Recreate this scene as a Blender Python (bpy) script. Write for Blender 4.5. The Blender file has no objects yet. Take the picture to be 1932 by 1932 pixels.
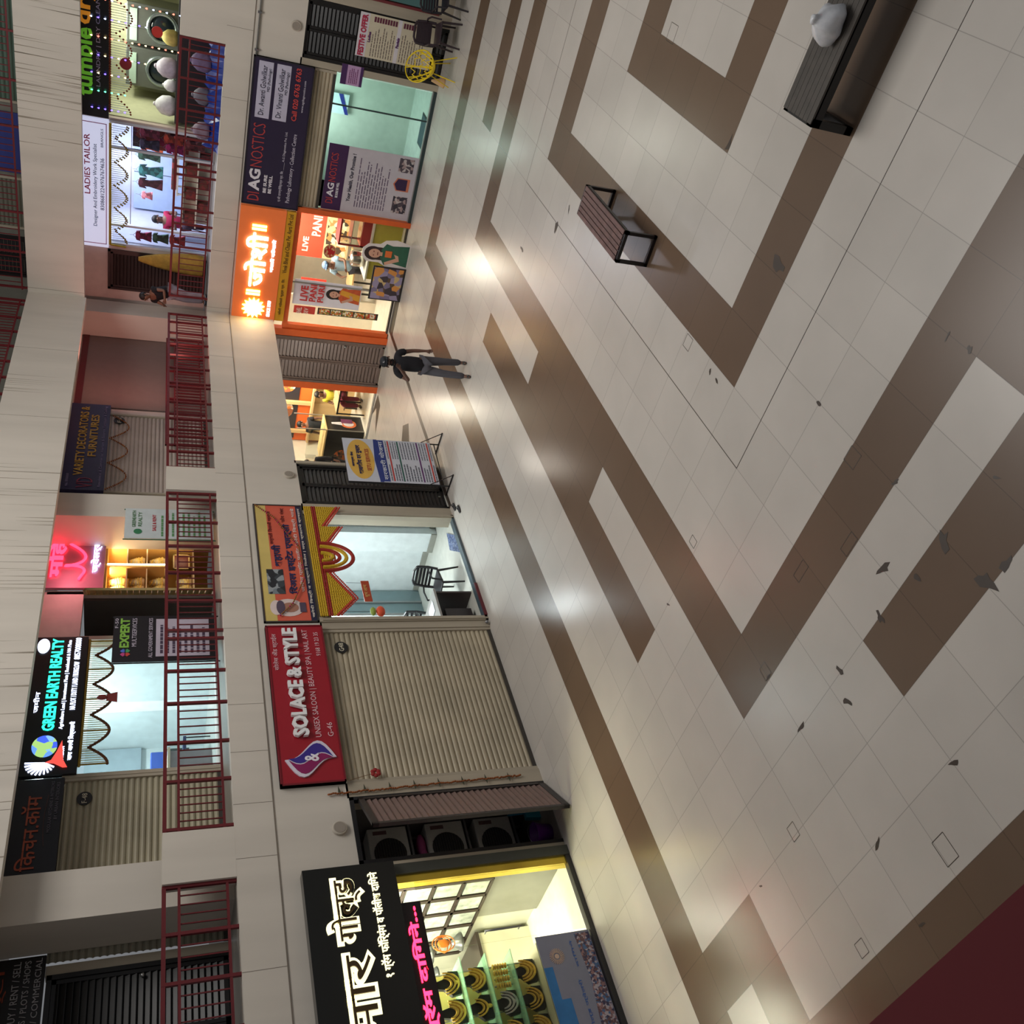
import bpy, bmesh, math, random
from mathutils import Vector, Matrix
random.seed(7)
S = bpy.context.scene; C = S.collection; PI = math.pi

# ---------------------------------------------------------------- camera
def make_camera():
    f, p, r, y, H = 1724.8, math.radians(21.731), math.radians(-1.904), math.radians(50.933), 5.631
    F = Vector((math.sin(y)*math.cos(p), math.cos(y)*math.cos(p), -math.sin(p)))
    R0 = Vector((math.cos(y), -math.sin(y), 0)); D0 = F.cross(R0)
    R = math.cos(r)*R0 + math.sin(r)*D0; D = -math.sin(r)*R0 + math.cos(r)*D0
    cam = bpy.data.cameras.new('camera'); cam.sensor_width = 36; cam.lens = 36*f/1932
    cam.clip_start = .01; cam.clip_end = 200
    o = bpy.data.objects.new('camera', cam); C.objects.link(o)
    # the phone was held on its side: image right is world down, image up is world right
    m = Matrix((D, R, -F)).transposed().to_4x4(); m.translation = (0, 0, H)
    o.matrix_world = m; S.camera = o
make_camera()
# ---------------------------------------------------------------- world, lights, exposure
w = bpy.data.worlds.new('night'); S.world = w; w.use_nodes = True
w.node_tree.nodes['Background'].inputs[0].default_value = (.93, .95, 1, 1)
w.node_tree.nodes['Background'].inputs[1].default_value = .185
def area(name, loc, sx, sy, power, col=(1, 1, 1), rot=(0, 0, 0)):
    l = bpy.data.lights.new(name, 'AREA'); l.shape = 'RECTANGLE'; l.size = sx; l.size_y = sy
    l.energy = power; l.color = col
    o = bpy.data.objects.new(name, l); C.objects.link(o); o.location = loc; o.rotation_euler = rot
    return o
area('atrium_floodlight', (11.5, 3.8, 12.8), 8, 6, 950, (1, .96, .91))
S.view_settings.view_transform = 'Standard'; S.view_settings.look = 'None'
S.view_settings.exposure = 0; S.view_settings.gamma = 1; S.view_settings.use_curve_mapping = False

# ---------------------------------------------------------------- materials
def lin(c): return tuple(((v/255)/12.92 if v <= 10 else (((v/255)+.055)/1.055)**2.4) for v in c)
MC = {}
def mat(col, rough=.55, metal=0, emit=0, var=.08, sc=6, bump=0, trans=0, alpha=1, streak=False, name=None, ecol=None):
    key = (col, rough, metal, emit, var, sc, bump, trans, alpha, streak, ecol)
    if key in MC: return MC[key]
    m = bpy.data.materials.new(name or 'surface'); m.use_nodes = True
    nt = m.node_tree; N = nt.nodes; Lk = nt.links; b = N['Principled BSDF']
    c = lin(col); b.inputs['Base Color'].default_value = (*c, 1)
    b.inputs['Roughness'].default_value = rough; b.inputs['Metallic'].default_value = metal
    if emit:
        b.inputs['Emission Color'].default_value = (*lin(ecol or col), 1); b.inputs['Emission Strength'].default_value = emit
    if trans: b.inputs['Transmission Weight'].default_value = trans; b.inputs['IOR'].default_value = 1.15
    if alpha < 1: b.inputs['Alpha'].default_value = alpha
    if var or bump:
        tc = N.new('ShaderNodeTexCoord'); mp = N.new('ShaderNodeMapping'); nz = N.new('ShaderNodeTexNoise')
        Lk.new(tc.outputs['Object'], mp.inputs[0]); Lk.new(mp.outputs[0], nz.inputs['Vector'])
        mp.inputs['Scale'].default_value = (sc, sc, sc*.12) if streak else (sc, sc, sc)
        nz.inputs['Scale'].default_value = 1; nz.inputs['Detail'].default_value = 4
        rp = N.new('ShaderNodeMapRange'); Lk.new(nz.outputs['Fac'], rp.inputs[0])
        rp.inputs[1].default_value = .3; rp.inputs[2].default_value = .7
        rp.inputs[3].default_value = 1-var; rp.inputs[4].default_value = 1+var*.4
        mx = N.new('ShaderNodeVectorMath'); mx.operation = 'SCALE'; mx.inputs[0].default_value = c
        Lk.new(rp.outputs[0], mx.inputs['Scale']); Lk.new(mx.outputs[0], b.inputs['Base Color'])
        if bump:
            bp = N.new('ShaderNodeBump'); bp.inputs['Strength'].default_value = bump; bp.inputs['Distance'].default_value = .02
            Lk.new(nz.outputs['Fac'], bp.inputs['Height']); Lk.new(bp.outputs[0], b.inputs['Normal'])
    MC[key] = m; return m
def glass(tint=(205, 225, 220)):
    m = MC.get(('glass', tint))
    if m: return m
    m = bpy.data.materials.new('glass'); m.use_nodes = True; nt = m.node_tree; N = nt.nodes; N.clear()
    out = N.new('ShaderNodeOutputMaterial'); t = N.new('ShaderNodeBsdfTransparent'); g = N.new('ShaderNodeBsdfGlossy')
    t.inputs[0].default_value = (*(v**.5 for v in lin(tint)), 1); g.inputs['Roughness'].default_value = .03
    lw = N.new('ShaderNodeLayerWeight'); lw.inputs[0].default_value = .25; mp = N.new('ShaderNodeMath'); mp.operation = 'MULTIPLY'; mp.inputs[1].default_value = .35
    mx = N.new('ShaderNodeMixShader'); nt.links.new(lw.outputs['Fresnel'], mp.inputs[0]); nt.links.new(mp.outputs[0], mx.inputs[0])
    nt.links.new(t.outputs[0], mx.inputs[1]); nt.links.new(g.outputs[0], mx.inputs[2]); nt.links.new(mx.outputs[0], out.inputs[0])
    MC[('glass', tint)] = m; return m

def mosaic(cols, sc=20, rough=.5, emit=0):
    key = ('mos', tuple(cols), sc, emit)
    if key in MC: return MC[key]
    m = bpy.data.materials.new('print'); m.use_nodes = True; nt = m.node_tree; N = nt.nodes; b = N['Principled BSDF']; b.inputs['Roughness'].default_value = rough
    tc = N.new('ShaderNodeTexCoord'); nz = N.new('ShaderNodeTexNoise'); nz.inputs['Scale'].default_value = sc*.6; nz.inputs['Detail'].default_value = 3
    ad = N.new('ShaderNodeVectorMath'); ad.operation = 'MULTIPLY_ADD'; ad.inputs[1].default_value = (.06, .06, .06)
    v = N.new('ShaderNodeTexVoronoi'); v.inputs['Scale'].default_value = sc; r = N.new('ShaderNodeValToRGB'); r.color_ramp.interpolation = 'CONSTANT'
    nt.links.new(tc.outputs['Object'], nz.inputs['Vector']); nt.links.new(nz.outputs['Color'], ad.inputs[0]); nt.links.new(tc.outputs['Object'], ad.inputs[2]); nt.links.new(ad.outputs[0], v.inputs['Vector'])
    sp = N.new('ShaderNodeSeparateColor'); nt.links.new(v.outputs['Color'], sp.inputs[0]); nt.links.new(sp.outputs[0], r.inputs[0])
    e = r.color_ramp.elements; e[0].color = (*lin(cols[0]), 1); e[1].position = 1/len(cols); e[1].color = (*lin(cols[1]), 1)
    for i, c in enumerate(cols[2:]): x = e.new((i+2)/len(cols)); x.color = (*lin(c), 1)
    nt.links.new(r.outputs[0], b.inputs['Base Color'])
    if emit: nt.links.new(r.outputs[0], b.inputs['Emission Color']); b.inputs['Emission Strength'].default_value = emit
    MC[key] = m; return m
def floor_mat(col, name, bumpy=.07, rough=.2):
    m = bpy.data.materials.new(name); m.use_nodes = True; nt = m.node_tree; N = nt.nodes; Lk = nt.links; b = N['Principled BSDF']
    tc = N.new('ShaderNodeTexCoord'); sp = N.new('ShaderNodeSeparateXYZ'); Lk.new(tc.outputs['Object'], sp.inputs[0])
    def M(op, a, bb=None, c=None):
        n = N.new('ShaderNodeMath'); n.operation = op
        for i, v in enumerate((a, bb, c)):
            if v is None: continue
            if isinstance(v, (int, float)): n.inputs[i].default_value = v
            else: Lk.new(v, n.inputs[i])
        return n.outputs[0]
    # joints every 0.6 m
    d = []
    for k in ('X', 'Y'):
        v = M('FRACT', M('MULTIPLY', sp.outputs[k], 1/.6))
        d.append(M('MINIMUM', v, M('SUBTRACT', 1, v)))
    j = M('LESS_THAN', M('MINIMUM', d[0], d[1]), .006)
    # each tile a little different, plus smudges
    wn = N.new('ShaderNodeTexWhiteNoise'); wn.noise_dimensions = '3D'
    sn = N.new('ShaderNodeVectorMath'); sn.operation = 'SNAP'; sn.inputs[1].default_value = (.6, .6, 100)
    Lk.new(tc.outputs['Object'], sn.inputs[0]); Lk.new(sn.outputs[0], wn.inputs[0])
    nz = N.new('ShaderNodeTexNoise'); nz.inputs['Scale'].default_value = 1.3; nz.inputs['Detail'].default_value = 6; Lk.new(tc.outputs['Object'], nz.inputs['Vector'])
    f = M('ADD', M('MULTIPLY', wn.outputs['Value'], .07), M('MULTIPLY_ADD', nz.outputs['Fac'], .22, .85))
    f = M('MULTIPLY', f, M('MULTIPLY_ADD', j, -.3, 1))
    v = N.new('ShaderNodeVectorMath'); v.operation = 'SCALE'; v.inputs[0].default_value = lin(col)
    Lk.new(f, v.inputs['Scale']); Lk.new(v.outputs[0], b.inputs['Base Color'])
    b.inputs['Roughness'].default_value = rough
    if not bumpy: return m
    Lk.new(M('MULTIPLY_ADD', nz.outputs['Fac'], .04, rough-.01), b.inputs['Roughness'])
    # tiles are not perfectly level: a tiny tilt and waviness of each one
    n2 = N.new('ShaderNodeTexNoise'); n2.inputs['Scale'].default_value = 2.2; n2.inputs['Detail'].default_value = 1; Lk.new(tc.outputs['Object'], n2.inputs['Vector'])
    bp = N.new('ShaderNodeBump'); bp.inputs['Strength'].default_value = bumpy; bp.inputs['Distance'].default_value = .02
    Lk.new(M('SUBTRACT', n2.outputs['Fac'], M('MULTIPLY', j, .1)), bp.inputs['Height']); Lk.new(bp.outputs[0], b.inputs['Normal'])
    return m

# ---------------------------------------------------------------- frames and mesh builder
class Fr:
    def __init__(s, o, u): s.o = Vector(o); s.u = Vector(u).normalized(); s.n = s.u.cross(Vector((0, 0, 1)))
    def P(s, u, z, d=0): return s.o + s.u*u + s.n*d + Vector((0, 0, z))
def LF(Y): return Fr((0, Y, 0), (1, 0, 0))      # faces the courtyard from the left wing, u = world x
def RF(X): return Fr((X, 0, 0), (0, -1, 0))     # faces the courtyard from the far wing, u = -world y
YL, XR = 11.0, 20.82
L, R = LF(YL), RF(XR)
WOFF = {}
class MB:
    def __init__(s): s.v = []; s.f = []; s.m = []; s.k = 0; s.sm = []
    def add(s, vs, fs, smooth=False):
        n = len(s.v); s.v += [Vector(x) for x in vs]; s.f += [tuple(i+n for i in f) for f in fs]; s.m += [s.k]*len(fs); s.sm += [smooth]*len(fs); return s
    def box(s, a, b):
        x0, y0, z0 = a; x1, y1, z1 = b
        return s.add([(x, y, z) for z in (z0, z1) for y in (y0, y1) for x in (x0, x1)],
                     [(0, 2, 3, 1), (4, 5, 7, 6), (0, 1, 5, 4), (2, 6, 7, 3), (0, 4, 6, 2), (1, 3, 7, 5)])
    def fb(s, F, u0, u1, z0, z1, d0, d1):
        return s.add([F.P(u, z, d) for z in (z0, z1) for d in (d0, d1) for u in (u0, u1)],
                     [(0, 2, 3, 1), (4, 5, 7, 6), (0, 1, 5, 4), (2, 6, 7, 3), (0, 4, 6, 2), (1, 3, 7, 5)])
    def prism(s, F, poly, d0, d1):
        n = len(poly)
        vs = [F.P(u, z, d0) for u, z in poly]+[F.P(u, z, d1) for u, z in poly]
        return s.add(vs, [tuple(range(n)), tuple(range(2*n-1, n-1, -1))]+[(i, (i+1) % n, (i+1) % n+n, i+n) for i in range(n)])
    def disc(s, F, u, z, r, d0, d1, n=20, rz=None):
        rz = rz or r
        return s.prism(F, [(u+r*math.cos(2*PI*i/n), z+rz*math.sin(2*PI*i/n)) for i in range(n)], d0, d1)
    def tube(s, pts, r, n=8, closed=False, cap=True):
        pts = [Vector(p) for p in pts]; N = len(pts); vs = []; fs = []
        rr = r if isinstance(r, (list, tuple)) else [r]*N
        up = None
        for i, p in enumerate(pts):
            if closed: t = pts[(i+1) % N]-pts[i-1]
            else: t = pts[min(i+1, N-1)]-pts[max(i-1, 0)]
            if t.length < 1e-9: t = Vector((0, 0, 1))
            t.normalize()
            if up is None: up = Vector((0, 0, 1)) if abs(t.z) < .9 else Vector((1, 0, 0))
            a = t.cross(up)
            if a.length < 1e-4: a = t.cross(Vector((1, .3, 0)))
            a.normalize(); b = t.cross(a); up = -b if up.dot(b) < 0 else b
            for k in range(n):
                w = 2*PI*(k+.5)/n; vs.append(p+(a*math.cos(w)+b*math.sin(w))*rr[i])
        M = N if closed else N-1
        for i in range(M):
            j = (i+1) % N
            for k in range(n): fs.append((i*n+k, i*n+(k+1) % n, j*n+(k+1) % n, j*n+k))
        if cap and not closed: fs += [tuple(range(n-1, -1, -1)), tuple((N-1)*n+k for k in range(n))]
        return s.add(vs, fs, n > 6)
    def ball(s, c, r, n=10, m=6):
        c = Vector(c); rx, ry, rz = r if isinstance(r, (list, tuple)) else (r, r, r)
        vs = [c+Vector((0, 0, -rz))]
        for i in range(1, m):
            a = -PI/2+PI*i/m
            vs += [c+Vector((rx*math.cos(a)*math.cos(2*PI*k/n), ry*math.cos(a)*math.sin(2*PI*k/n), rz*math.sin(a))) for k in range(n)]
        vs.append(c+Vector((0, 0, rz))); fs = [(0, 1+(k+1) % n, 1+k) for k in range(n)]
        for i in range(m-2):
            for k in range(n): a = 1+i*n; fs.append((a+k, a+(k+1) % n, a+n+(k+1) % n, a+n+k))
        a = 1+(m-2)*n; fs += [(a+k, a+(k+1) % n, len(vs)-1) for k in range(n)]
        return s.add(vs, fs, True)
    def lathe(s, c, prof, n=16):
        c = Vector(c); vs = []; fs = []
        for r, z in prof: vs += [c+Vector((r*math.cos(2*PI*k/n), r*math.sin(2*PI*k/n), z)) for k in range(n)]
        for i in range(len(prof)-1):
            for k in range(n): fs.append((i*n+k, i*n+(k+1) % n, (i+1)*n+(k+1) % n, (i+1)*n+k))
        fs += [tuple(range(n-1, -1, -1)), tuple((len(prof)-1)*n+k for k in range(n))]
        return s.add(vs, fs, True)
    def build(s, name, m, parent=None, bevel=0, recalc=True):
        off = WOFF.get(parent.name, Vector()) if parent else Vector()
        me = bpy.data.meshes.new(name); me.from_pydata([v-off for v in s.v], [], s.f)
        for mm in (m if isinstance(m, (list, tuple)) else [m]): me.materials.append(mm)
        me.polygons.foreach_set('material_index', s.m); me.polygons.foreach_set('use_smooth', s.sm)
        if recalc:
            bm = bmesh.new(); bm.from_mesh(me); bmesh.ops.recalc_face_normals(bm, faces=bm.faces); bm.to_mesh(me); bm.free()
        o = bpy.data.objects.new(name, me); C.objects.link(o)
        if parent: o.parent = parent; WOFF[o.name] = off
        if bevel:
            b = o.modifiers.new('Bevel', 'BEVEL'); b.width = bevel; b.segments = 2; b.limit_method = 'ANGLE'
        return o
def tag(o, label, cat, group=None, kind=None):
    o['label'] = label; o['category'] = cat
    if group: o['group'] = group
    if kind: o['kind'] = kind
    return o
def thing(name, label, cat, loc=(0, 0, 0), group=None, rz=0):
    o = bpy.data.objects.new(name, None); C.objects.link(o); o.location = loc; o.rotation_euler[2] = rz
    o.empty_display_size = .1; WOFF[o.name] = Vector(loc) if not rz else Vector()
    if rz: WOFF[o.name] = Vector()
    return tag(o, label, cat, group)
def lthing(name, label, cat, loc, rz=0, group=None):   # a thing whose parts are modelled around the origin
    o = thing(name, label, cat, loc, group, rz); o.rotation_euler[2] = rz; WOFF[o.name] = Vector(); return o
def dup(root, loc=None, rz=None, label=None, group=None):
    r = root.copy(); C.objects.link(r); WOFF[r.name] = Vector()
    if loc is not None: r.location = loc
    if rz is not None: r.rotation_euler[2] = rz
    if label: r['label'] = label
    if group: r['group'] = group
    for ch in list(root.children):
        c = ch.copy(); C.objects.link(c); c.parent = r
        for g in ch.children:
            d = g.copy(); C.objects.link(d); d.parent = c
    return r
def st(name, mb, m, **k):
    o = mb.build(name, m, **k); o['kind'] = 'structure'; return o
def base(F, u, z, d=0): return F.P(u, z, d)
# ---------------------------------------------------------------- lettering
TXT = {}
def glyphs(s, bold=0):
    c = list(s); i = 0
    while i < len(c):      # the short i sign is written before its consonant cluster
        if c[i] == '\u093f':
            j = i-1
            while j >= 2 and c[j-1] == '\u094d': j -= 2
            c.insert(j, c.pop(i))
        i += 1
    s = ''.join(c)
    key = (s, bold)
    if key not in TXT:
        cu = bpy.data.curves.new('t', 'FONT'); cu.body = s; cu.size = 1; cu.resolution_u = 2; cu.extrude = .5; cu.offset = bold
        cu.fill_mode = 'BOTH'
        o = bpy.data.objects.new('t', cu); C.objects.link(o)
        me = bpy.data.meshes.new_from_object(o)
        v = [x.co.copy() for x in me.vertices]; f = [tuple(p.vertices) for p in me.polygons]
        bpy.data.objects.remove(o); bpy.data.curves.remove(cu); bpy.data.meshes.remove(me)
        TXT[key] = (v, f)
    return TXT[key]
def put(mb, s, F, u0, u1, z0, z1, d=.0, th=.006, bold=0, slant=0):
    v, f = glyphs(s, bold)
    if not v: return mb
    x0 = min(a.x for a in v); x1 = max(a.x for a in v); y0 = min(a.y for a in v); y1 = max(a.y for a in v)
    W = (x1-x0) or 1; Hh = (y1-y0) or 1
    return mb.add([F.P(u0+(a.x-x0)/W*(u1-u0), z0+(a.y-y0)/Hh*(z1-z0)+slant*(a.x-x0)/W, d+(a.z+.5)*th) for a in v], f)
def greek(mb, F, u0, u1, z0, z1, rows, d=.001, th=.002, fill=.45, jag=.25, gap=None):
    # blurred rows of print that cannot be read
    h = (z1-z0)/rows
    for i in range(rows):
        z = z1-(i+.5)*h; u = u0
        e = u1-(u1-u0)*random.random()*jag
        while u < e:
            wd = (u1-u0)*random.uniform(.05, .14); mb.fb(F, u, min(u+wd, e), z-h*fill/2, z+h*fill/2, d, d+th); u += wd*1.2
    return mb
# ---------------------------------------------------------------- floor
OX, OY, T = -.7248, -.2232, .6
def dark(i, j):
    if 10 <= j < 11 and 9 <= i < 28 or 27 <= i < 28 and j < 11 or 9 <= i < 10 and j < 11: return 1
    if i < 10 and 2 <= j < 4 or 7 <= i < 8 and j < 8: return 1
    if 6 <= j < 7 and 13 <= i < 24 or 23 <= i < 24 and j < 7 or 13 <= i < 14 and j < 7: return 1
    if 3 <= j < 4 and 16 <= i < 21 or 20 <= i < 21 and j < 4 or 16 <= i < 17 and j < 4: return 1
    if 12 <= j < 13 and 12 <= i < 25 or 11 <= j < 12 and 16 <= i < 21: return 1
    if 15 <= j < 16 and i < 31 or 30 <= i < 31 and 13 <= j < 16 or 13 <= j < 14 and 30 <= i < 33 or 32 <= i < 33 and j < 14: return 1
    if 29 <= i < 30 and j < 8: return 1
    if 13 <= j < 14 and i < 7 or 6 <= i < 7 and 14 <= j < 15 or 4 <= i < 5 and j < 14: return 1
    return 0
FL, FD = floor_mat((188, 182, 174), 'pale_tile', .06, .25), floor_mat((102, 83, 67), 'brown_tile', 0, .26)
m = MB()
for i in range(-6, 37):
    for j in range(-14, 20 if i > 20 else 19):
        m.k = dark(i, j); m.add([(i*T, j*T, 0), (i*T+T, j*T, 0), (i*T+T, j*T+T, 0), (i*T, j*T+T, 0)], [(0, 1, 2, 3)])
m.k = 0; m.add([(21*T, 20*T, 0), (37*T, 20*T, 0), (37*T, 30*T, 0), (21*T, 30*T, 0)], [(0, 1, 2, 3)])
m.k = 2   # granite bands and inlays, open joints, broken tiles
def loc(x, y, z=.0015): return (x-OX, y-OY, z)
def patch(pts, z=.0015): m.add([loc(x, y, z) for x, y in pts], [tuple(range(len(pts)))])
patch([(13.6, 10.9), (20.8, 10.9), (20.8, 11.03), (13.6, 11.03)])
patch([(17.86, 11.94), (17.47, 12.62), (16.9, 12.02), (17.47, 11.6)])
patch([(20.6, 12.84), (20.17, 12.9), (20.08, 13.75), (20.5, 13.2), (20.78, 13.6), (20.7, 13.1)])
def joint(x0, y0, x1, y1, w=.006):
    d = Vector((x1-x0, y1-y0)).normalized(); n = Vector((-d.y, d.x))*w
    patch([(x0-n.x, y0-n.y), (x1-n.x, y1-n.y), (x1+n.x, y1+n.y), (x0+n.x, y0+n.y)], .001)
gx = lambda i: i*T+OX
gy = lambda j: j*T+OY
joint(gx(12), gy(-10), gx(12), gy(8), .0045); joint(gx(12), gy(8), gx(25), gy(8), .0045); joint(gx(25), gy(8), gx(25), gy(-8), .004)
random.seed(3)
for (x, y), s in zip([(8.91, 2.08), (7.26, 2.69), (12.61, 4.61), (12.35, 4.25), (5.87, 3.38), (4.68, 3.35), (4.0, 3.39), (3.53, 3.35), (4.31, 3.98), (4.0, 3.78), (4.07, 4.29), (4.09, 4.97), (3.85, 5.1), (4.08, 5.74), (2.86, 5.69), (2.84, 4.57), (4.7, 5.77), (13.67, 5.48), (2.2, 5.74), (3.95, 2.74), (3.48, 3.15), (4.76, 2.17), (5.01, 2.18), (7.57, 4.08), (6.47, 6.55), (3.43, 7.35), (7.39, 4.1)],
                     [.09, .13, .11, .06, .04, .04, .1, .11, .09, .05, .08, .06, .08, .08, .06, .05, .05, .08, .04, .04, .07, .05, .05, .05, .04, .03, .04]):
    a0 = random.uniform(0, 6.28); st_ = random.uniform(.3, .6); s *= .95
    patch([(x+s*(math.cos(a)*math.cos(a0)-st_*math.sin(a)*math.sin(a0))*r, y+s*(math.cos(a)*math.sin(a0)+st_*math.sin(a)*math.cos(a0))*r)
           for a, r in ((2*PI*k/9, random.uniform(.4, 1.35)) for k in range(9))], .002)
for x, y, a, b in [(6.51, 5.62, .12, .1), (5.13, 3.42, .15, .15), (2.33, 6.43, .12, .12), (3.44, 6.48, .14, .12), (4.69, 3.98, .1, .2), (4.99, 4.58, .1, .2), (4.7, 5.7, .14, .12), (2.36, 5.04, .2, .15), (8.1, 4.0, .15, .15), (10.9, 1.4, .2, .2)]:   # small squares cut round old fixings
    for p in ((x, y, x+a, y), (x+a, y, x+a, y+b), (x+a, y+b, x, y+b), (x, y+b, x, y)): joint(*p, .003)
fl = m.build('floor', [FL, FD, mat((62, 52, 44), .4)], recalc=False); fl.location = (OX, OY, 0); fl['kind'] = 'structure'

# ---------------------------------------------------------------- building shell
WALL = mat((208, 200, 188), .6, var=.09, sc=2.2, streak=True); WIN = mat((225, 226, 222), .6); JNT = mat((120, 110, 98), .7)
CEIL = mat((215, 208, 196), .7)
def fascia(name, F, u0, u1, z0, z1, ledge=None, joints=1.25, off=.3, drips=()):
    m = MB(); m.fb(F, u0, u1, z0, z1, -.2, 0); m.k = 1
    if ledge: m.fb(F, u0, u1, ledge, ledge+.012, 0, .012)
    u = u0+off; 
    while u < u1:
        m.fb(F, u, u+.006, (ledge or z0), z1, 0, .0015); u += joints*random.uniform(.6, 1.3)
    m.k = 2
    for a, n in drips:      # grime that has run down the paint
        for _ in range(n):
            u = a+random.gauss(0, .35); w = random.uniform(.003, .012); t = random.uniform(.4, 1)*(z1-z0); top = random.random() < .6
            if u0 < u < u1: m.prism(F, [(u-w, z1), (u+w, z1), (u+w*.3, z1-t)] if top else [(u-w, z0), (u+w, z0), (u, z0+t*.8)], 0, .001)
    return st(name, m, [WALL, JNT, mat((150, 140, 125), .7)])
fascia('wall_left', L, -3, 20.82, 2.92, 4.46, 3.94)
fascia('wall_far', R, -11.2, 6, 2.95, 4.46, 3.94)
WALL = mat((206, 198, 186), .6, var=.1, sc=2.5, streak=True)
fascia('wall_left_upper', L, -3, 20.82, 7.08, 8.27, None, 2.6, drips=((6.5, 8), (8.2, 12), (9.8, 10), (11.5, 14), (12.6, 10), (14.2, 9), (16.8, 8)))
fascia('wall_far_upper', R, -11.2, 6, 7.12, 8.27, None, 3.5, drips=((-6.9, 16), (-6.0, 14), (-5.2, 8), (-4.4, 8)))
WALL = mat((208, 200, 188), .6, var=.09, sc=2.2, streak=True)
m = MB(); m.box((-2.5, -4, 7.1), (.1, 9, 8.2)); st('ceiling_gallery_near', m, CEIL); m = MB(); m.box((-2.7, -4, 4.2), (-2.5, 9, 8.2)); st('wall_near', m, WALL)
m = MB()
m.box((-3, 11.01, 4.2), (24, 16, 4.44)); st('floor_gallery_left', m, mat((150, 145, 138), .35, var=.1))
m = MB(); m.box((20.84, -6, 4.2), (26, 11.0, 4.44)); st('floor_gallery_far', m, mat((150, 145, 138), .35, var=.1))
m = MB(); m.box((-3, 11.2, 7.45), (24, 16, 8.2)); m.box((21.02, -6, 7.45), (26, 11.2, 8.2)); st('ceiling_gallery', m, CEIL)
m = MB(); m.box((-3, 12.4, 8.2), (22.3, 12.6, 11)); m.box((22.3, -6, 8.2), (22.5, 12.4, 11)); st('wall_second_floor', m, mat((120, 118, 108), .6))
# solid parapet piers
for nm, F, a, b in (('wall_pier', L, 6.2, 6.9), ('wall_pier', L, 13.88, 14.57), ('wall_pier', R, -5.03, 6), ):
    m = MB(); m.fb(F, a, b, 4.46, 5.33, -.2, .001); st(nm, m, WALL)
for a, b, c, d in ((6.23, 6.88, 11.6, 12.38), (13.78, 14.42, 11.6, 12.38), (21.5, 22.1, 11.7, 12.36)):
    m = MB(); m.box((a, c, 4.44), (b, d, 7.5)); st('wall_pillar', m, WALL)
# ground floor wall strips between the shop fronts
PL = mat((176, 165, 146), .6, var=.2, sc=3, streak=True)
def strip(F, u0, u1, z0, z1, d0=-.3, d1=0, mm=None, nm='wall_strip'):
    m = MB(); m.fb(F, u0, u1, z0, z1, d0, d1); return st(nm, m, mm or PL)
strip(L, 6.09, 6.17, 0, 2.95); strip(L, 7.17, 7.41, 0, 2.95); strip(L, 10.36, 10.5, 0, 2.95); strip(L, 13.36, 13.6, 0, 2.95); strip(L, 14.88, 14.96, 0, 2.95)
strip(L, 14.88, 14.96, 0, 4.3, -5, -.3); strip(L, -3, 1.9, 0, 2.95)
strip(R, -5.1, -4.97, 0, 2.98); strip(R, -3.83, -3.6, 0, 2.98)
# passage: back wall and ceiling
m = MB(); m.box((14.9, 16.4, 0), (21, 16.6, 4.3)); st('wall_passage', m, WIN)

def room(nm, F, u0, u1, z0, z1, dep, wc, fc=None, cc=None, side=(1, 1), skip_floor=False):
    t = .06
    m = MB(); m.fb(F, u0, u1, z0, z1, -dep-t, -dep)
    if side[0]: m.fb(F, u0-t, u0, z0, z1, -dep, -.155)
    if side[1]: m.fb(F, u1, u1+t, z0, z1, -dep, -.155)
    st('wall_'+nm, m, wc)
    m = MB(); m.fb(F, u0-t, u1+t, z1, z1+t, -dep-t, -.03); st('ceiling_'+nm, m, cc or WIN)
    if not skip_floor:
        m = MB(); m.fb(F, u0, u1, z0-.02 if z0 > 1 else .0, z0+.02, -dep, -.02); st('floor_'+nm, m, fc or mat((205, 205, 198), .3))
LN = {}
def lamp(F, u, z, d, su, sd, power, col=(1, 1, 1), where='shop'):
    # a ceiling panel light: its housing glows, an area lamp in it carries the light
    m = MB(); m.fb(F, u-su/2, u+su/2, z-.03, z-.005, d-sd/2, d+sd/2)
    c8 = tuple(int(255*min(1, v)) for v in col)
    o = m.build('ceiling_light', mat(c8, .5, emit=6, var=0)); tag(o, 'flat glowing ceiling light inside the '+where if where != 'passage' else 'flat glowing ceiling light high in the passage beside the restaurant', 'light')
    a = area('shop_lamp', F.P(u, z-.05, d), su, sd, power, col)
    return a
# ---------------------------------------------------------------- shared makers
BLK = mat((26, 25, 27), .4); ALU = mat((168, 168, 166), .35, .6); STEEL = mat((140, 140, 142), .3, .8)
CREAM = mat((190, 180, 158), .55, var=.25, sc=1.5, bump=0); RED = mat((102, 24, 30), .45, var=.12)
def lbl(o, s): o['label'] = s; return o
def shutter(F, u0, u1, z0, z1, d, label, col=(176, 164, 140), pitch=.085, rails=True, group=None):
    t = thing('roller_shutter', label, 'roller shutter', F.P((u0+u1)/2, z0, d), group)
    m = MB(); n = int((z1-z0)/pitch)*4; vs = []; fs = []
    for i in range(n+1):
        z = z0+.06+(z1-z0-.06)*i/n; dd = d+(.010, .016, .010, -.010)[i % 4]
        vs += [F.P(u0+.03, z, dd), F.P(u1-.03, z, dd)]
    fs = [(2*i, 2*i+1, 2*i+3, 2*i+2) for i in range(n)]
    m.add(vs, fs); m.build('slat_curtain', mat(col, .5, .1, var=.22, sc=1.3), t, recalc=False)
    m = MB(); m.fb(F, u0+.02, u1-.02, z0, z0+.06, d-.02, d+.025); m.build('bottom_bar', mat((60, 55, 50), .5), t)
    if rails:
        for a in (u0, u1-.05): m = MB(); m.fb(F, a, a+.05, z0, z1, d-.03, d+.04); m.build('guide_rail', PL, t)
    return t
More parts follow.
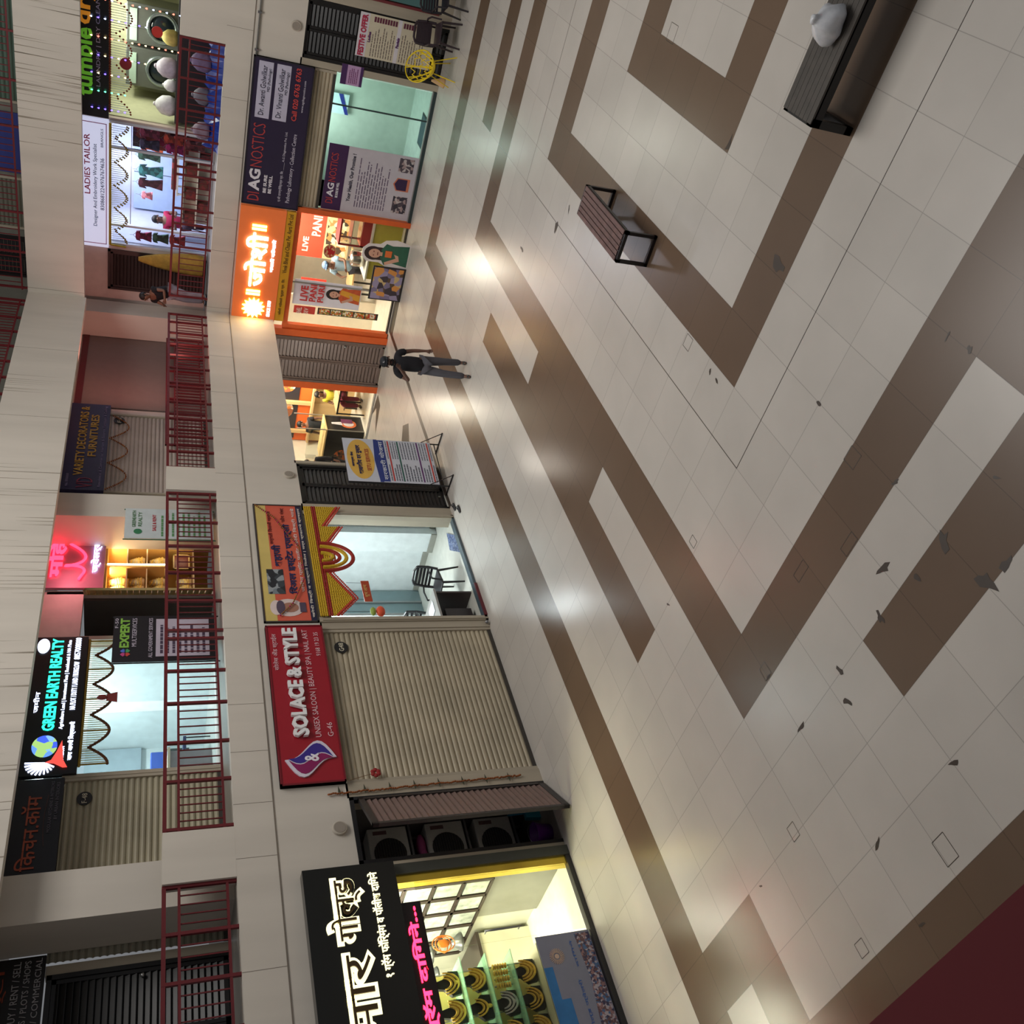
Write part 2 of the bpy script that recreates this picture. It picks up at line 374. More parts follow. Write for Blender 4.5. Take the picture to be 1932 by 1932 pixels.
def louvre_leaf(m, F, u0, u1, z0, z1, d, pitch=.08, fr=.05):
    for a, b, c, e in ((u0, u0+fr, z0, z1), (u1-fr, u1, z0, z1), (u0, u1, z0, z0+fr), (u0, u1, z1-fr, z1)): m.fb(F, a, b, c, e, d-.02, d+.02)
    z = z0+fr
    while z < z1-fr-.01:
        m.add([F.P(u0+fr, z, d+.016), F.P(u1-fr, z, d+.016), F.P(u1-fr, z+pitch*.85, d-.016), F.P(u0+fr, z+pitch*.85, d-.016),
               F.P(u0+fr, z+.008, d+.016), F.P(u1-fr, z+.008, d+.016), F.P(u1-fr, z+pitch*.85+.008, d-.016), F.P(u0+fr, z+pitch*.85+.008, d-.016)],
              [(0, 1, 2, 3), (4, 5, 6, 7), (0, 1, 5, 4), (3, 2, 6, 7)]); z += pitch
def louvre_door(F, u0, u1, z0, z1, d, label, col=(34, 31, 31), leaves=2, pitch=.08, knob=True, group=None):
    t = thing('louvred_door', label, 'door', F.P((u0+u1)/2, z0, d), group); mm = mat(col, .4, .1, var=.15)
    m = MB(); f = .06
    for a, b, c, e in ((u0, u0+f, z0, z1), (u1-f, u1, z0, z1), (u0, u1, z1-f, z1)): m.fb(F, a, b, c, e, d-.05, d+.03)
    m.build('door_frame', mm, t); w = (u1-u0-2*f)/leaves
    for k in range(leaves):
        a = u0+f+k*w; m = MB(); louvre_leaf(m, F, a+.004, a+w-.004, z0+.02, z1-f-.004, d-.01, pitch); lf = m.build('door_leaf', mm, t, recalc=False)
        if knob and k == leaves-1:
            m = MB(); m.ball(F.P(a+w-.1, z0+1.05, d+.03), .028, 8, 5); m.build('knob', mat((190, 190, 188), .2, .8), lf)
    m = MB(); m.fb(F, u0, u1, z0, z1, d-.1, d-.08); m.build('back_sheet', mat((22, 20, 20), .7), t)
    return t
def sign(F, u0, u1, z0, z1, d, label, col, th=.08, rough=.4, emit=0, frame=None, name='signboard'):
    t = thing(name, label, 'sign', F.P((u0+u1)/2, z0, d))
    m = MB(); m.fb(F, u0, u1, z0, z1, d, d+th); m.build('panel', mat(col, rough, emit=emit, var=.05), t)
    if frame:
        m = MB(); f = .025
        for a, b, c, e in ((u0, u0+f, z0, z1), (u1-f, u1, z0, z1), (u0, u1, z0, z0+f), (u0, u1, z1-f, z1)): m.fb(F, a, b, c, e, d, d+th+.012)
        m.build('frame', mat(frame, .4), t)
    return t
def letter(t, F, items, m, d, name='lettering', th=.006, bold=0, label=None):
    b = MB()
    for it in items: put(b, it[0], F, it[1], it[2], it[3], it[4], d, th, bold, it[5] if len(it) > 5 else 0)
    o = b.build(name, m, t, recalc=False)
    if label: o['label'] = label
    return o
def rows(t, F, u0, u1, z0, z1, n, m, d, fill=.45, jag=.25, name='small_print'):
    b = MB(); greek(b, F, u0, u1, z0, z1, n, d, .002, fill, jag); return b.build(name, m, t, recalc=False)
def plastic_chair(label, loc, rz, col=(40, 38, 40), group=None, back=5):
    t = lthing('plastic_chair', label, 'chair', loc, rz, group); mm = mat(col, .35, var=.05)
    m = MB(); m.prism(Fr((0, -.24, 0), (1, 0, 0)), [(-.22, .41), (.22, .41), (.2, .44), (-.2, .44)], -.46, 0)
    m.build('seat', mm, t, bevel=.008)
    m = MB()
    for s in (-1, 1): m.tube([(s*.21, .22, .42), (s*.22, .27, .6), (s*.2, .31, .8)], .028, 6)
    m.tube([(-.2, .31, .8), (-.1, .325, .84), (.1, .325, .84), (.2, .31, .8)], .025, 6)
    for k in range(back): z = .52+.26*k/(back-1) if back > 1 else .7; m.box((-.2, .25+(z-.5)*.15, z-.022), (.2, .266+(z-.5)*.15, z+.022))
    m.build('backrest', mm, t)
    for s in (-1, 1):
        m = MB(); m.tube([(s*.22, .24, .62), (s*.25, .1, .64), (s*.25, -.16, .63), (s*.24, -.2, .43)], .018, 6); m.build('armrest', mm, t)
        for q in (-1, 1): m = MB(); m.tube([(s*.19, q*.2, .42), (s*.23, q*.25+.02, 0)], [.026, .018], 6); m.build('leg', mm, t)
    return t

# ---------------------------------------------------------------- ground floor, left wing: jeweller
room('jeweller', L, 1.9, 6.05, 0, 2.9, 3.2, mat((196, 196, 184), .35), mat((214, 212, 200), .25))
lamp(L, 3.2, 2.88, -.8, 1.6, .5, 185, (1, .97, .84), 'jewellery shop, over the window display'); lamp(L, 5.0, 2.88, -1.7, 1.0, 1.0, 110, (1, .98, .9), 'jewellery shop, at its back')
lamp(L, 5.3, 2.88, -.35, .9, .12, 75, (1, .95, .6), 'jewellery shop, narrow strip by the door')
t = sign(L, 1.9, 6.08, 2.53, 3.7, .002, 'long black signboard with glowing cream outlined letters over the jewellery shop', (24, 25, 22), .17, .18)
GLOW = mat((255, 250, 205), .5, emit=1.5, var=0, ecol=(255, 244, 190)); RIM = mat((96, 78, 52), .3, .7)
b = MB()
for s, a, c, z0, z1 in (('सोमार', 3.2, 4.98, 2.98, 3.44), ('गोल्ड', 5.06, 5.93, 2.98, 3.44)): put(b, s, L, a, c, z0-.02, z1+.05, .175, .01, .07)
b.build('glow_outline', GLOW, t, recalc=False)['label'] = 'thick glowing outline of the large letters'
letter(t, L, [('सोमार', 3.25, 4.93, 3.02, 3.43), ('गोल्ड', 5.11, 5.88, 3.02, 3.43)], RIM, .19, th=.02, label='dull bronze face of the large letters')
b = MB(); put(b, '१ ग्रॅम फॉर्मिंग व पॉलीश दागिने', L, 4.62, 5.95, 2.74, 2.90, .175, .01, .02); b.build('small_lettering', GLOW, t, recalc=False)
t = sign(L, 1.9, 5.52, 2.27, 2.53, .002, 'long black LED ticker with glowing red letters under the jewellery signboard', (22, 10, 12), .12)
letter(t, L, [('यांचे दागिने... १ ग्रॅम दागिने...', 2.0, 5.46, 2.31, 2.49)], mat((255, 30, 70), .5, emit=15, var=0, ecol=(255, 24, 50)), .124, 'led_lettering', bold=.03)
m = MB(); m.fb(L, 5.95, 6.09, 0, 2.56, -.25, .06); st('trim_1', m, mat((74, 76, 70), .35, .2))
m = MB(); m.fb(L, 5.84, 5.95, .0, 2.52, -.12, .02); st('trim_2', m, mat((214, 186, 70), .22, .75, var=.1))
m = MB(); m.fb(L, 1.9, 5.98, 0, .07, -.06, .05); st('baseboard_left', m, mat((44, 42, 42), .3, var=.3, sc=60))
m = MB(); m.fb(L, 4.93, 5.84, .1, 2.26, -.02, -.012); o_door = st('door_1', m, glass((225, 228, 215)))
m = MB(); m.fb(L, 1.9, 4.93, .8, 2.27, -.02, -.012); st('window_1', m, glass((225, 228, 215)))
m = MB(); m.tube([L.P(5.05, 1.0, .05), L.P(5.05, 1.5, .05)], .014); m.tube([L.P(5.05, 1.02, .05), L.P(5.05, 1.02, -.02)], .01); m.tube([L.P(5.05, 1.48, .05), L.P(5.05, 1.48, -.02)], .01)
m.build('door_handle', STEEL, o_door)
# frosted picture film on the lower window
t = sign(L, 1.9, 4.9, .08, .84, -.012, 'printed film with a sun emblem and crowd on the jewellery shop lower window', (122, 124, 142), .008, name='window_film')
b = MB(); b.fb(L, 1.9, 4.5, .72, .84, -.004, -.002); b.fb(L, 1.9, 4.1, .6, .72, -.004, -.002); b.build('blue_band', mat((38, 110, 170), .5, var=.2), t)
b = MB()
for k in range(26):
    a = 2*PI*k/26; b.tube([L.P(4.62+.045*math.cos(a), .62+.045*math.sin(a), .0), L.P(4.62+.1*math.cos(a), .62+.1*math.sin(a), 0)], .005, 4)
b.disc(L, 4.62, .62, .03, -.003, .001); b.build('sun_emblem', mat((196, 168, 150), .6), t)
b = MB(); b.prism(L, [(1.95, .09), (4.87, .09), (4.87, .3), (4.3, .26), (3.6, .33), (2.8, .3), (1.95, .36)], -.004, -.0015); b.build('crowd_print', mosaic([(58, 52, 80), (140, 104, 104), (70, 100, 140), (168, 158, 165), (96, 70, 74)], 34), t)
letter(t, L, [('सोमार गोल्ड ज्वेलरी', 3.4, 4.3, .38, .44), ('दागिने', 4.45, 4.8, .36, .4)], mat((44, 90, 160), .6), -.003, 'small_print', th=.002)
# display shelves with busts
t = thing('display_rack', 'glass shelved jewellery display rack inside the shop window', 'display rack', L.P(3.6, .0, -.5))
b = MB(); b.fb(L, 1.95, 4.86, 0, .82, -.6, -.08); b.build('plinth', mat((196, 190, 170), .4), t)
b = MB(); b.fb(L, 1.95, 4.86, .82, 2.25, -.62, -.6); b.build('back_panel', mat((206, 190, 120), .5, var=.15), t)
for z in (1.16, 1.5, 1.84): b = MB(); b.fb(L, 1.95, 4.86, z, z+.012, -.58, -.12); b.build('glass_shelf', mat((150, 205, 180), .1, alpha=.45, var=0), t)
for u in (4.86, 4.3, 3.72, 3.1): b = MB(); b.fb(L, u-.012, u, .83, 2.22, -.58, -.56); b.build('upright', ALU, t)
DK = mat((24, 22, 26), .5); GOLD = mat((244, 200, 96), .3, .45, var=.25, sc=40); SILV = mat((205, 205, 205), .25, .9)
def bust(label, u, z, s, gold, style):
    t = lthing('necklace_bust', label, 'jewellery bust', L.P(u, z, -.3), group='necklace busts in the jewellery window')
    F0 = Fr((0, 0, 0), (1, 0, .0)); b = MB()
    b.prism(F0, [(x*s, y*s) for x, y in [(-.11, 0), (.11, 0), (.12, .1), (.05, .17), (.035, .24), (-.035, .24), (-.05, .17), (-.12, .1)]], -.03*s, .02*s); b.build('bust', DK if style != 3 else mat((190, 188, 184), .5), t, bevel=.006)
    for k in range(3 if style != 2 else 2):
        r = (.05+.025*k)*s; b = MB(); pts = []
        for i in range(15):
            a = PI*(1.0+i/14*1.0); pts.append(F0.P(r*1.05*math.cos(a), .165*s+r*1.5*math.sin(a), .03*s))
        b.tube(pts, [(.006+.007*math.sin(PI*i/14))*s*(1.4 if style == 1 else 1.05) for i in range(15)], 5); b.build('necklace_strand', gold, t)
    b = MB(); b.ball(F0.P(0, (.03)*s, .03*s), (.022*s, .01, .03*s), 8, 5); b.build('pendant', gold, t)
places = 'top lower third bottom'.split()
cols = ['nearest the glass door', 'second from the glass door', 'third from the glass door', 'fourth from the glass door']
for r_, z in enumerate((1.855, 1.515, 1.175, .835)):
    for k, u in enumerate((4.62, 4.28, 3.94, 3.60)):
        if r_ == 2 and k == 0: continue
        g = SILV if (r_, k) == (2, 1) else GOLD; rn = ('top', 'second', 'third', 'lowest')[r_]
        bust(('silver' if g is SILV else 'gold')+' necklace bust, '+rn+' shelf of jewellery window, '+cols[k], u, z, 1.25, g, (r_+k) % 4 if (r_+k) % 4 != 3 else 1)
t = thing('bangle_stand', 'stand of stacked gold bangles on the third shelf beside the glass door', 'jewellery stand', L.P(4.62, 1.17, -.3))
for k in range(4):
    b = MB(); b.tube([L.P(4.5+.08*k, 1.18, -.3), L.P(4.5+.08*k, 1.42-.02*k, -.3)], .012, 6); pp = b.build('post', SILV, t)
    b = MB()
    for q in range(6): b.lathe(L.P(4.5+.08*k, 1.2+.034*q, -.3), [(.02, 0), (.034, .006), (.034, .018), (.02, .024)], 10)
    b.build('bangles', GOLD, t)
# inside, behind the glass door: mirrored end wall, shelves, lamps, counter
IN = LF(YL)
m = MB(); m.fb(L, 5.99, 6.03, .03, 2.85, -1.5, -.3); st('wall_panel_jeweller', m, mat((132, 132, 124), .35))
t = thing('mirror_grid', 'dark framed mirror tiles on the jewellery shop side wall', 'mirror', L.P(5.95, 1.5, -1.5))
for i in range(5):
    for j in range(4):
        b = MB(); d0 = -.36-.42*i; z = 1.03+.42*j; b.fb(L, 5.955, 5.975, z+.03, z+.37, d0-.37, d0-.05); b.build('mirror_tile', mat((190, 198, 190), .15, .2, var=.4, sc=9), t)
b = MB()
for i in range(6): b.fb(L, 5.94, 5.985, 1.03, 2.71, -.36-.42*i-.035, -.36-.42*i+.035)
for j in range(5): b.fb(L, 5.94, 5.985, 1.03+.42*j-.02, 1.03+.42*j+.02, -2.46, -.36)
b.build('frame', mat((52, 42, 38), .4), t)
t = thing('counter', 'pale sales counter at the back of the jewellery shop', 'counter', L.P(4.9, 0, -2.4))
b = MB(); b.fb(L, 4.9, 5.98, .02, .85, -3.1, -2.0); b.build('body', mat((222, 220, 200), .4), t); b = MB(); b.fb(L, 4.85, 5.98, .85, .9, -3.15, -1.95); b.build('top', mat((60, 50, 46), .3), t)
t = thing('wall_ornament', 'hanging orange lattice ornament inside the jewellery shop', 'ornament', L.P(5.45, 1.75, -1.0))
b = MB()
for k in range(3): b.tube([L.P(5.45+.11*math.cos(2*PI*i/16), 1.72+(.16-.05*k)*math.sin(2*PI*i/16), -1.0-.02*k) for i in range(16)], .008, 5, closed=True)
b.ball(L.P(5.45, 1.72, -1.0), (.06, .02, .09)); b.build('lattice', mat((196, 110, 40), .5), t)
b = MB(); b.tube([L.P(5.45, 1.88, -1.0), L.P(5.45, 2.89, -1.0)], .004, 4); b.build('cord', BLK, t)
def pendant(u, d, z, label):
    t = thing('pendant_lamp', label, 'pendant lamp', L.P(u, z, d), 'pendant lamps in the jewellery shop')
    b = MB(); b.lathe(L.P(u, z, d), [(.13, 0), (.12, .03), (.05, .12), (.02, .15)], 14); b.build('lamp_shade', mat((110, 112, 116), .3, .6), t)
    b = MB(); b.ball(L.P(u, z+.01, d), (.06, .06, .03)); b.build('bulb', mat((255, 244, 214), .5, emit=6, var=0), t)
    b = MB(); b.tube([L.P(u, z+.15, d), L.P(u, 2.89, d)], .006, 4); b.build('cord', BLK, t)
pendant(5.75, -1.95, 1.62, 'grey metal pendant lamp nearest the mirror tiles in the jewellery shop'); pendant(5.5, -2.1, 1.55, 'grey metal pendant lamp in the middle of the jewellery shop'); pendant(5.6, -1.35, 1.35, 'grey metal pendant lamp just inside the jewellery shop glass door')

# ---------------------------------------------------------------- niche with air conditioner units
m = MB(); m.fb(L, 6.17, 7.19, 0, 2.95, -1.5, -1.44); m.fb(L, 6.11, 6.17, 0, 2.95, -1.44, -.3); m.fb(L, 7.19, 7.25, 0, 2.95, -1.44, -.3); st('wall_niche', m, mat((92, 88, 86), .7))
t = thing('niche_frame', 'dark door frame around the air conditioner niche', 'door frame', L.P(6.68, 0, 0))
for a, b_, c, e in ((6.17, 6.22, 0, 2.93), (7.13, 7.18, 0, 2.93), (6.17, 7.18, 2.87, 2.93)): m = MB(); m.fb(L, a, b_, c, e, -.08, .01); m.build('frame_bar', BLK, t)
def ac_unit(label, z, u=6.78, fan=(0,)):
    t = thing('air_conditioner_unit', label, 'air conditioner', L.P(u, z, -.8), 'outdoor air conditioner units stacked in the niche')
    b = MB(); b.fb(L, u-.36, u+.36, z, z+.58, -1.1, -.78); b.build('casing', mat((172, 170, 166), .5), t, bevel=.015)
    b = MB(); b.disc(L, u-.05, z+.29, .235, -.79, -.772, 24); b.build('fan_opening', mat((30, 30, 32), .6), t)
    b = MB()
    for k in range(12): zz = z+.08+k*.038; w = math.sqrt(max(.0, .235**2-(zz-z-.29)**2)); b.fb(L, u-.05-w, u-.05+w, zz, zz+.006, -.772, -.764)
    b.build('grille', mat((70, 68, 66), .5), t)
    b = MB(); b.fb(L, u+.25, u+.31, z+.3, z+.5, -.781, -.776); b.build('badge', mat((96, 70, 70), .5), t)
    return t
ac_unit('grey outdoor air conditioner unit, topmost of three in the dark niche', 1.98)
ac_unit('grey outdoor air conditioner unit, middle of three in the dark niche', 1.12)
ac_unit('grey outdoor air conditioner unit, lowest of three in the dark niche', .36)
t = thing('wall_rack', 'steel rack carrying the air conditioner units in the niche', 'rack', L.P(6.7, 0, -1.0))
for u in (6.38, 7.12): b = MB(); b.fb(L, u-.02, u+.02, 0, 2.6, -1.14, -1.1); b.build('upright', STEEL, t)
for z in (.34, 1.1, 1.96): b = MB(); b.fb(L, 6.36, 7.16, z-.03, z, -1.12, -.76); b.build('bracket', STEEL, t)
t = thing('bucket', 'purple plastic bucket on the floor of the niche', 'bucket', L.P(6.5, 0, -.3))
b = MB(); b.lathe(L.P(6.5, 0.001, -.3), [(.12, 0), (.17, .26), (.18, .27), (.165, .27), (.115, .02)], 20); b.build('pail', mat((92, 32, 122), .3), t)
b = MB(); b.tube([L.P(6.5+.17*math.cos(a), .26+.1*math.sin(a), -.3) for a in (0, .5, 1.1, 1.6, 2.1, 2.7, PI)], .005, 5); b.build('bucket_handle', STEEL, t)
t = thing('dustpan', 'teal plastic dustpan beside the purple bucket', 'dustpan', L.P(6.95, 0, -.45))
b = MB(); b.prism(L, [(6.84, 0.0), (7.08, 0.0), (7.06, .24), (6.86, .24)], -.5, -.42); b.build('pan', mat((30, 120, 140), .4), t)
b = MB(); b.tube([L.P(6.95, .22, -.46), L.P(6.97, .5, -.5)], .014, 6); b.build('pan_handle', mat((30, 100, 130), .4), t)
t = thing('cloth_bundle', 'pink cloth bundle wedged between the upper two air conditioner units', 'cloth', L.P(6.85, 1.7, -.9)); b = MB(); b.ball(L.P(6.85, 1.77, -.92), (.2, .12, .07), 12, 7); b.ball(L.P(6.7, 1.76, -.9), (.1, .1, .06)); b.build('folded_cloth', mat((150, 62, 110), .8), t)
# open louvred leaf, hinged at the right jamb and swung out
th_ = thing('louvred_door', 'brown louvred door leaf standing open in front of the air conditioner niche', 'door', (7.12, 10.95, 0))
H0, H1 = Vector((7.12, 10.97, 0)), Vector((6.36, 10.42, 0)); F = Fr(H0, (H0-H1)); W_ = (H0-H1).length; F.o = H1
b = MB()
for a, c_, e, g in ((0, .06, .03, 2.82), (W_-.06, W_, .03, 2.82), (0, W_, .03, .12), (0, W_, 2.74, 2.82)): b.fb(F, a, c_, e, g, -.025, .025)
b.build('leaf_frame', mat((44, 40, 40), .4), th_)
b = MB(); louvre_leaf(b, F, .05, W_-.05, .1, 2.76, 0, .088, .01); b.build('louvres', mat((116, 96, 90), .4, .1), th_, recalc=False)
for z in (.4, 1.4, 2.4): b = MB(); b.tube([H0+Vector((0, 0, z)), H0+Vector((0, 0, z+.1))], .018, 6); b.build('hinge', STEEL, th_)

# ---------------------------------------------------------------- closed salon with red sign
shutter(L, 7.42, 10.36, 0, 2.92, -.06, 'wide closed roller shutter with dust stains below the red salon signboard')
m = MB(); m.fb(L, 6.17, 7.19, 0, .01, -1.44, 0); st('floor_niche', m, mat((120, 112, 104), .5)); m = MB(); m.fb(L, 7.42, 10.36, 0, 2.95, -.3, -.2); st('wall_behind_shutter', m, BLK)
t = sign(L, 7.40, 10.38, 2.94, 3.84, .0, 'red salon signboard with raised white letters and a leaf emblem', (158, 24, 40), .07, frame=(120, 20, 34))
b = MB(); put(b, 'SOLACE & STYLE', L, 8.17, 10.27, 3.37, 3.60, .09, .05, .035); b.build('raised_lettering', mat((238, 238, 238), .35, var=0), t, recalc=False)
letter(t, L, [('UNISEX SALOON | BEAUTY SPA | NAIL ART', 8.17, 10.28, 3.17, 3.28), ('G-46', 8.17, 8.42, 3.02, 3.10), ('सोलेस अँड स्टाईल', 9.45, 10.2, 3.67, 3.77), ('9168 19 23 35', 9.72, 10.22, 3.03, 3.10)], mat((232, 190, 196), .4), .073, th=.004)
def leaf(u, z, w, h, side):
    P_ = []
    n = 12
    for i in range(n+1): q = i/n; P_.append((u+w*(.5*math.sin(PI*q)*side+.25*math.sin(2*PI*q)), z+h*(q-.5)))
    for i in range(n+1): q = 1-i/n; P_.append((u+w*.25*math.sin(2*PI*q)*.9, z+h*(q-.5)))
    return P_[:-1]
b = MB(); b.prism(L, leaf(7.8, 3.39, .46, .72, -1), .072, .095); b.prism(L, leaf(7.8, 3.39, .46, .72, 1), .072, .095); b.build('emblem_border', mat((222, 214, 228), .3), t)
b = MB(); b.prism(L, leaf(7.79, 3.39, .37, .62, -1), .096, .1); b.build('emblem_left_half', mat((140, 28, 92), .4), t)['label'] = 'magenta half of the leaf emblem'
b = MB(); b.prism(L, leaf(7.81, 3.39, .37, .62, 1), .096, .1); b.build('emblem_right_half', mat((60, 44, 140), .4), t)['label'] = 'blue half of the leaf emblem'
letter(t, L, [('&', 7.74, 7.88, 3.28, 3.48)], mat((240, 236, 244), .4), .101, 'ampersand', bold=.02)
def plate(F, u, z, d, s, label, r=.12):
    t = thing('number_plate', label, 'number plate', F.P(u, z, d)); b = MB(); b.disc(F, u, z, r, d, d+.008, 24, r*.92); b.build('disc', mat((28, 27, 28), .5), t)
    letter(t, F, [(s, u-r*.72, u+r*.72, z-r*.32, z+r*.32)], mat((214, 206, 184), .5), d+.009, bold=.0)
plate(L, 9.98, 2.66, -.035, 'G48', 'round black unit number plate on the wide ground floor shutter')
# dried garland hanging down the left jamb, red flower
t = thing('dried_garland', 'long dried marigold garland hanging down the post left of the wide shutter', 'garland', L.P(7.3, .2, .02))
b = MB(); z = 3.2; u = 7.24
while z > .35:
    b.ball(L.P(u+random.uniform(-.01, .01), z, .03), (.016, .016, .022), 6, 4); z -= .03; u = 7.24+.05*(3.2-z)/2.8
b.build('flowers', mat((150, 84, 38), .8, var=.5, sc=30), t, recalc=False)
b = MB()
for k in range(8): z = 3.05-k*.36; b.prism(L, [(7.2, z), (7.27, z+.02), (7.36, z+.01), (7.27, z-.015)], .03, .035)
b.build('leaves', mat((64, 66, 50), .8), t)
t = thing('red_flower', 'single red paper flower stuck at the shutter top left corner', 'flower', L.P(7.5, 2.45, .02)); b = MB()
for k in range(6): a = k*PI/3; b.ball(L.P(7.53+.045*math.cos(a), 2.5+.045*math.sin(a), .03), (.035, .02, .035), 8, 5)
b.build('petals', mat((150, 34, 34), .7), t); b = MB(); b.tube([L.P(7.53, 2.5, .03), L.P(7.45, 2.88, .01)], .004, 4); b.build('string', mat((120, 90, 60), .8), t)
def vent(F, u, z, label):
    t = thing('wall_vent', label, 'vent', F.P(u, z, 0)); b = MB(); b.disc(F, u, z, .1, 0, .05, 24); b.build('cap', mat((190, 180, 165), .5), t, bevel=.01)
    b = MB(); b.disc(F, u, z, .08, .05, .055, 20); b.build('vent_face', mat((150, 140, 128), .6), t)
vent(L, 6.71, 3.12, 'round beige wall vent above the air conditioner niche'); vent(L, 14.44, 3.1, 'round beige wall vent above the timetable banner'); vent(R, -4.4, 3.14, 'round beige wall vent above the festive offer poster')
# ---------------------------------------------------------------- people
SKIN = mat((118, 82, 64), .55, var=.05)
def skin(name, chains, m, parent, sub=1):
    me = bpy.data.meshes.new(name); vs = []; es = []; rs = []; idx = {}
    def V(p):
        k = tuple(round(c, 4) for c in p[:3])
        if k not in idx: idx[k] = len(vs); vs.append(p[:3]); rs.append(p[3])
        return idx[k]
    for ch in chains:
        q = [V(p) for p in ch]; es += [(a, b) for a, b in zip(q, q[1:]) if (a, b) not in es]
    me.from_pydata(vs, es, []); me.materials.append(m); o = bpy.data.objects.new(name, me); C.objects.link(o); o.parent = parent
    o.modifiers.new('Skin', 'SKIN').use_smooth_shade = True
    d = me.skin_vertices[0].data
    for i, r in enumerate(rs): d[i].radius = (r, r) if not isinstance(r, tuple) else r; d[i].use_root = False
    # one root in every connected piece
    seen = set()
    for i in range(len(vs)):
        if i in seen: continue
        d[i].use_root = True; stk = [i]
        while stk:
            a = stk.pop()
            if a in seen: continue
            seen.add(a); stk += [y if x == a else x for x, y in es if a in (x, y)]
    s = o.modifiers.new('Subdivision', 'SUBSURF'); s.levels = s.render_levels = sub
    WOFF[o.name] = Vector(); return o
def lerp(a, b, t): return tuple(a[i]+(b[i]-a[i])*t for i in range(3))
def person(label, loc, rz, J, shirt, trousers, shoes=(24, 24, 26), hair=(22, 18, 18), cap=None, group=None, sleeve=.55, fem=False, beard=False, skinm=None, pants_on=True):
    # J: joints in the body's own space, facing -y, x to the viewer's right
    t = lthing('person', label, 'person', loc, rz, group); sk = skinm or SKIN
    g = lambda k: J[k]
    hip, chest, nk, hd = g('hip'), g('chest'), g('neck'), g('head')
    ch = [[(*hip, .125), (*lerp(hip, chest, .5), .115), (*chest, .135), (*lerp(chest, nk, .75), .085), (*nk, .052), (*lerp(nk, hd, .55), .056), (*hd, .088), (hd[0], hd[1], hd[2]+.055, .078)]]
    for s in 'lr':
        sh, el, wr = g('sh'+s), g('el'+s), g('wr'+s)
        ch.append([(*lerp(chest, nk, .75), .085), (*sh, .056), (*lerp(sh, el, .5), .046), (*el, .037), (*lerp(el, wr, .4), .036), (*wr, .024)])
        dv = (Vector(wr)-Vector(el)).normalized(); tip = Vector(wr)+dv*.075; sd = dv.cross(Vector((0, 1, .2))).normalized(); sg = 1 if s == 'r' else -1
        ch.append([(*wr, .024), (*(Vector(wr)+dv*.04), .03)])
        for k in range(4):
            a = Vector(wr)+dv*.04; b = tip+sd*(k-1.5)*.017; cc = b+dv*(.045, .055, .05, .035)[k]+Vector((0, -.012, 0))
            ch.append([(*a, .03), (*b, .0095), (*cc, .008)])
        a = Vector(wr)+dv*.04; ch.append([(*a, .03), (*(a+sd*-.035+Vector((0, -.02, 0))), .011), (*(a+sd*-.045+dv*.03+Vector((0, -.03, 0))), .009)])
        hp, kn, an = g('hp'+s), g('kn'+s), g('an'+s)
        ch.append([(*hip, .125), (*hp, .085), (*lerp(hp, kn, .5), .07), (*kn, .052), (*lerp(kn, an, .35), .052), (*an, .036)])
        ch.append([(*an, .036), (an[0], an[1]-.09, an[2]-.05, .03), (an[0], an[1]-.17, an[2]-.06, .022)])
    skin('body', ch, sk, t)
    e = .017
    c2 = [[(*lerp(hip, chest, -.3), .148), (*lerp(hip, chest, .4), .14+e), (*chest, .142+e), (*lerp(chest, nk, .72), .09+e)]]
    for s in 'lr':
        sh, el, wr = g('sh'+s), g('el'+s), g('wr'+s)
        q = [(*lerp(chest, nk, .72), .09+e), (*sh, .062+e)]
        if sleeve > 1: q += [(*el, .04+e), (*lerp(el, wr, sleeve-1), .034+e)]
        else: q.append((*lerp(sh, el, sleeve), .05+e))
        c2.append(q)
    skin('shirt', c2, mat(shirt, .85, var=.12), t)
    if pants_on:
        c3 = []
        for s in 'lr':
            hp, kn, an = g('hp'+s), g('kn'+s), g('an'+s)
            c3.append([(*hip, .135), (*hp, .09+e), (*lerp(hp, kn, .5), .076+e), (*kn, .058+e), (an[0], an[1], an[2]-.02, .05+e)])
        skin('trousers', c3, mat(trousers, .85, var=.12), t)
        for s in 'lr':
            an = g('an'+s); skin('shoe', [[(an[0], an[1]+.035, an[2]-.045, .036), (an[0], an[1]-.06, an[2]-.055, .042), (an[0], an[1]-.165, an[2]-.06, .034)]], mat(shoes, .4), t)
    H = Vector(hd); b = MB(); b.ball(H+Vector((0, .022, .05)), (.098, .098, .092), 14, 9)
    if fem: b.ball(H+Vector((0, .06, -.08)), (.085, .06, .16), 12, 8)
    b.build('hair', mat(hair, .6), t)
    b = MB(); b.tube([H+Vector((0, -.085, .03)), H+Vector((0, -.108, -.012))], [.01, .018], 6)
    for s in (-1, 1): b.ball(H+Vector((s*.092, .0, 0)), (.014, .024, .032), 6, 5)
    b.build('nose_and_ears', sk, t)
    b = MB()
    for s in (-1, 1): b.ball(H+Vector((s*.034, -.084, .02)), (.014, .008, .008), 8, 5)
    b.build('eyes', mat((30, 24, 24), .3), t)
    b = MB(); b.ball(H+Vector((0, -.084, -.048)), (.026, .01, .008), 8, 5); b.build('mouth', mat((110, 58, 54), .5), t)
    if beard: b = MB(); b.ball(H+Vector((0, -.035, -.07)), (.07, .058, .045), 12, 7); b.build('beard', mat((26, 20, 20), .8), t)
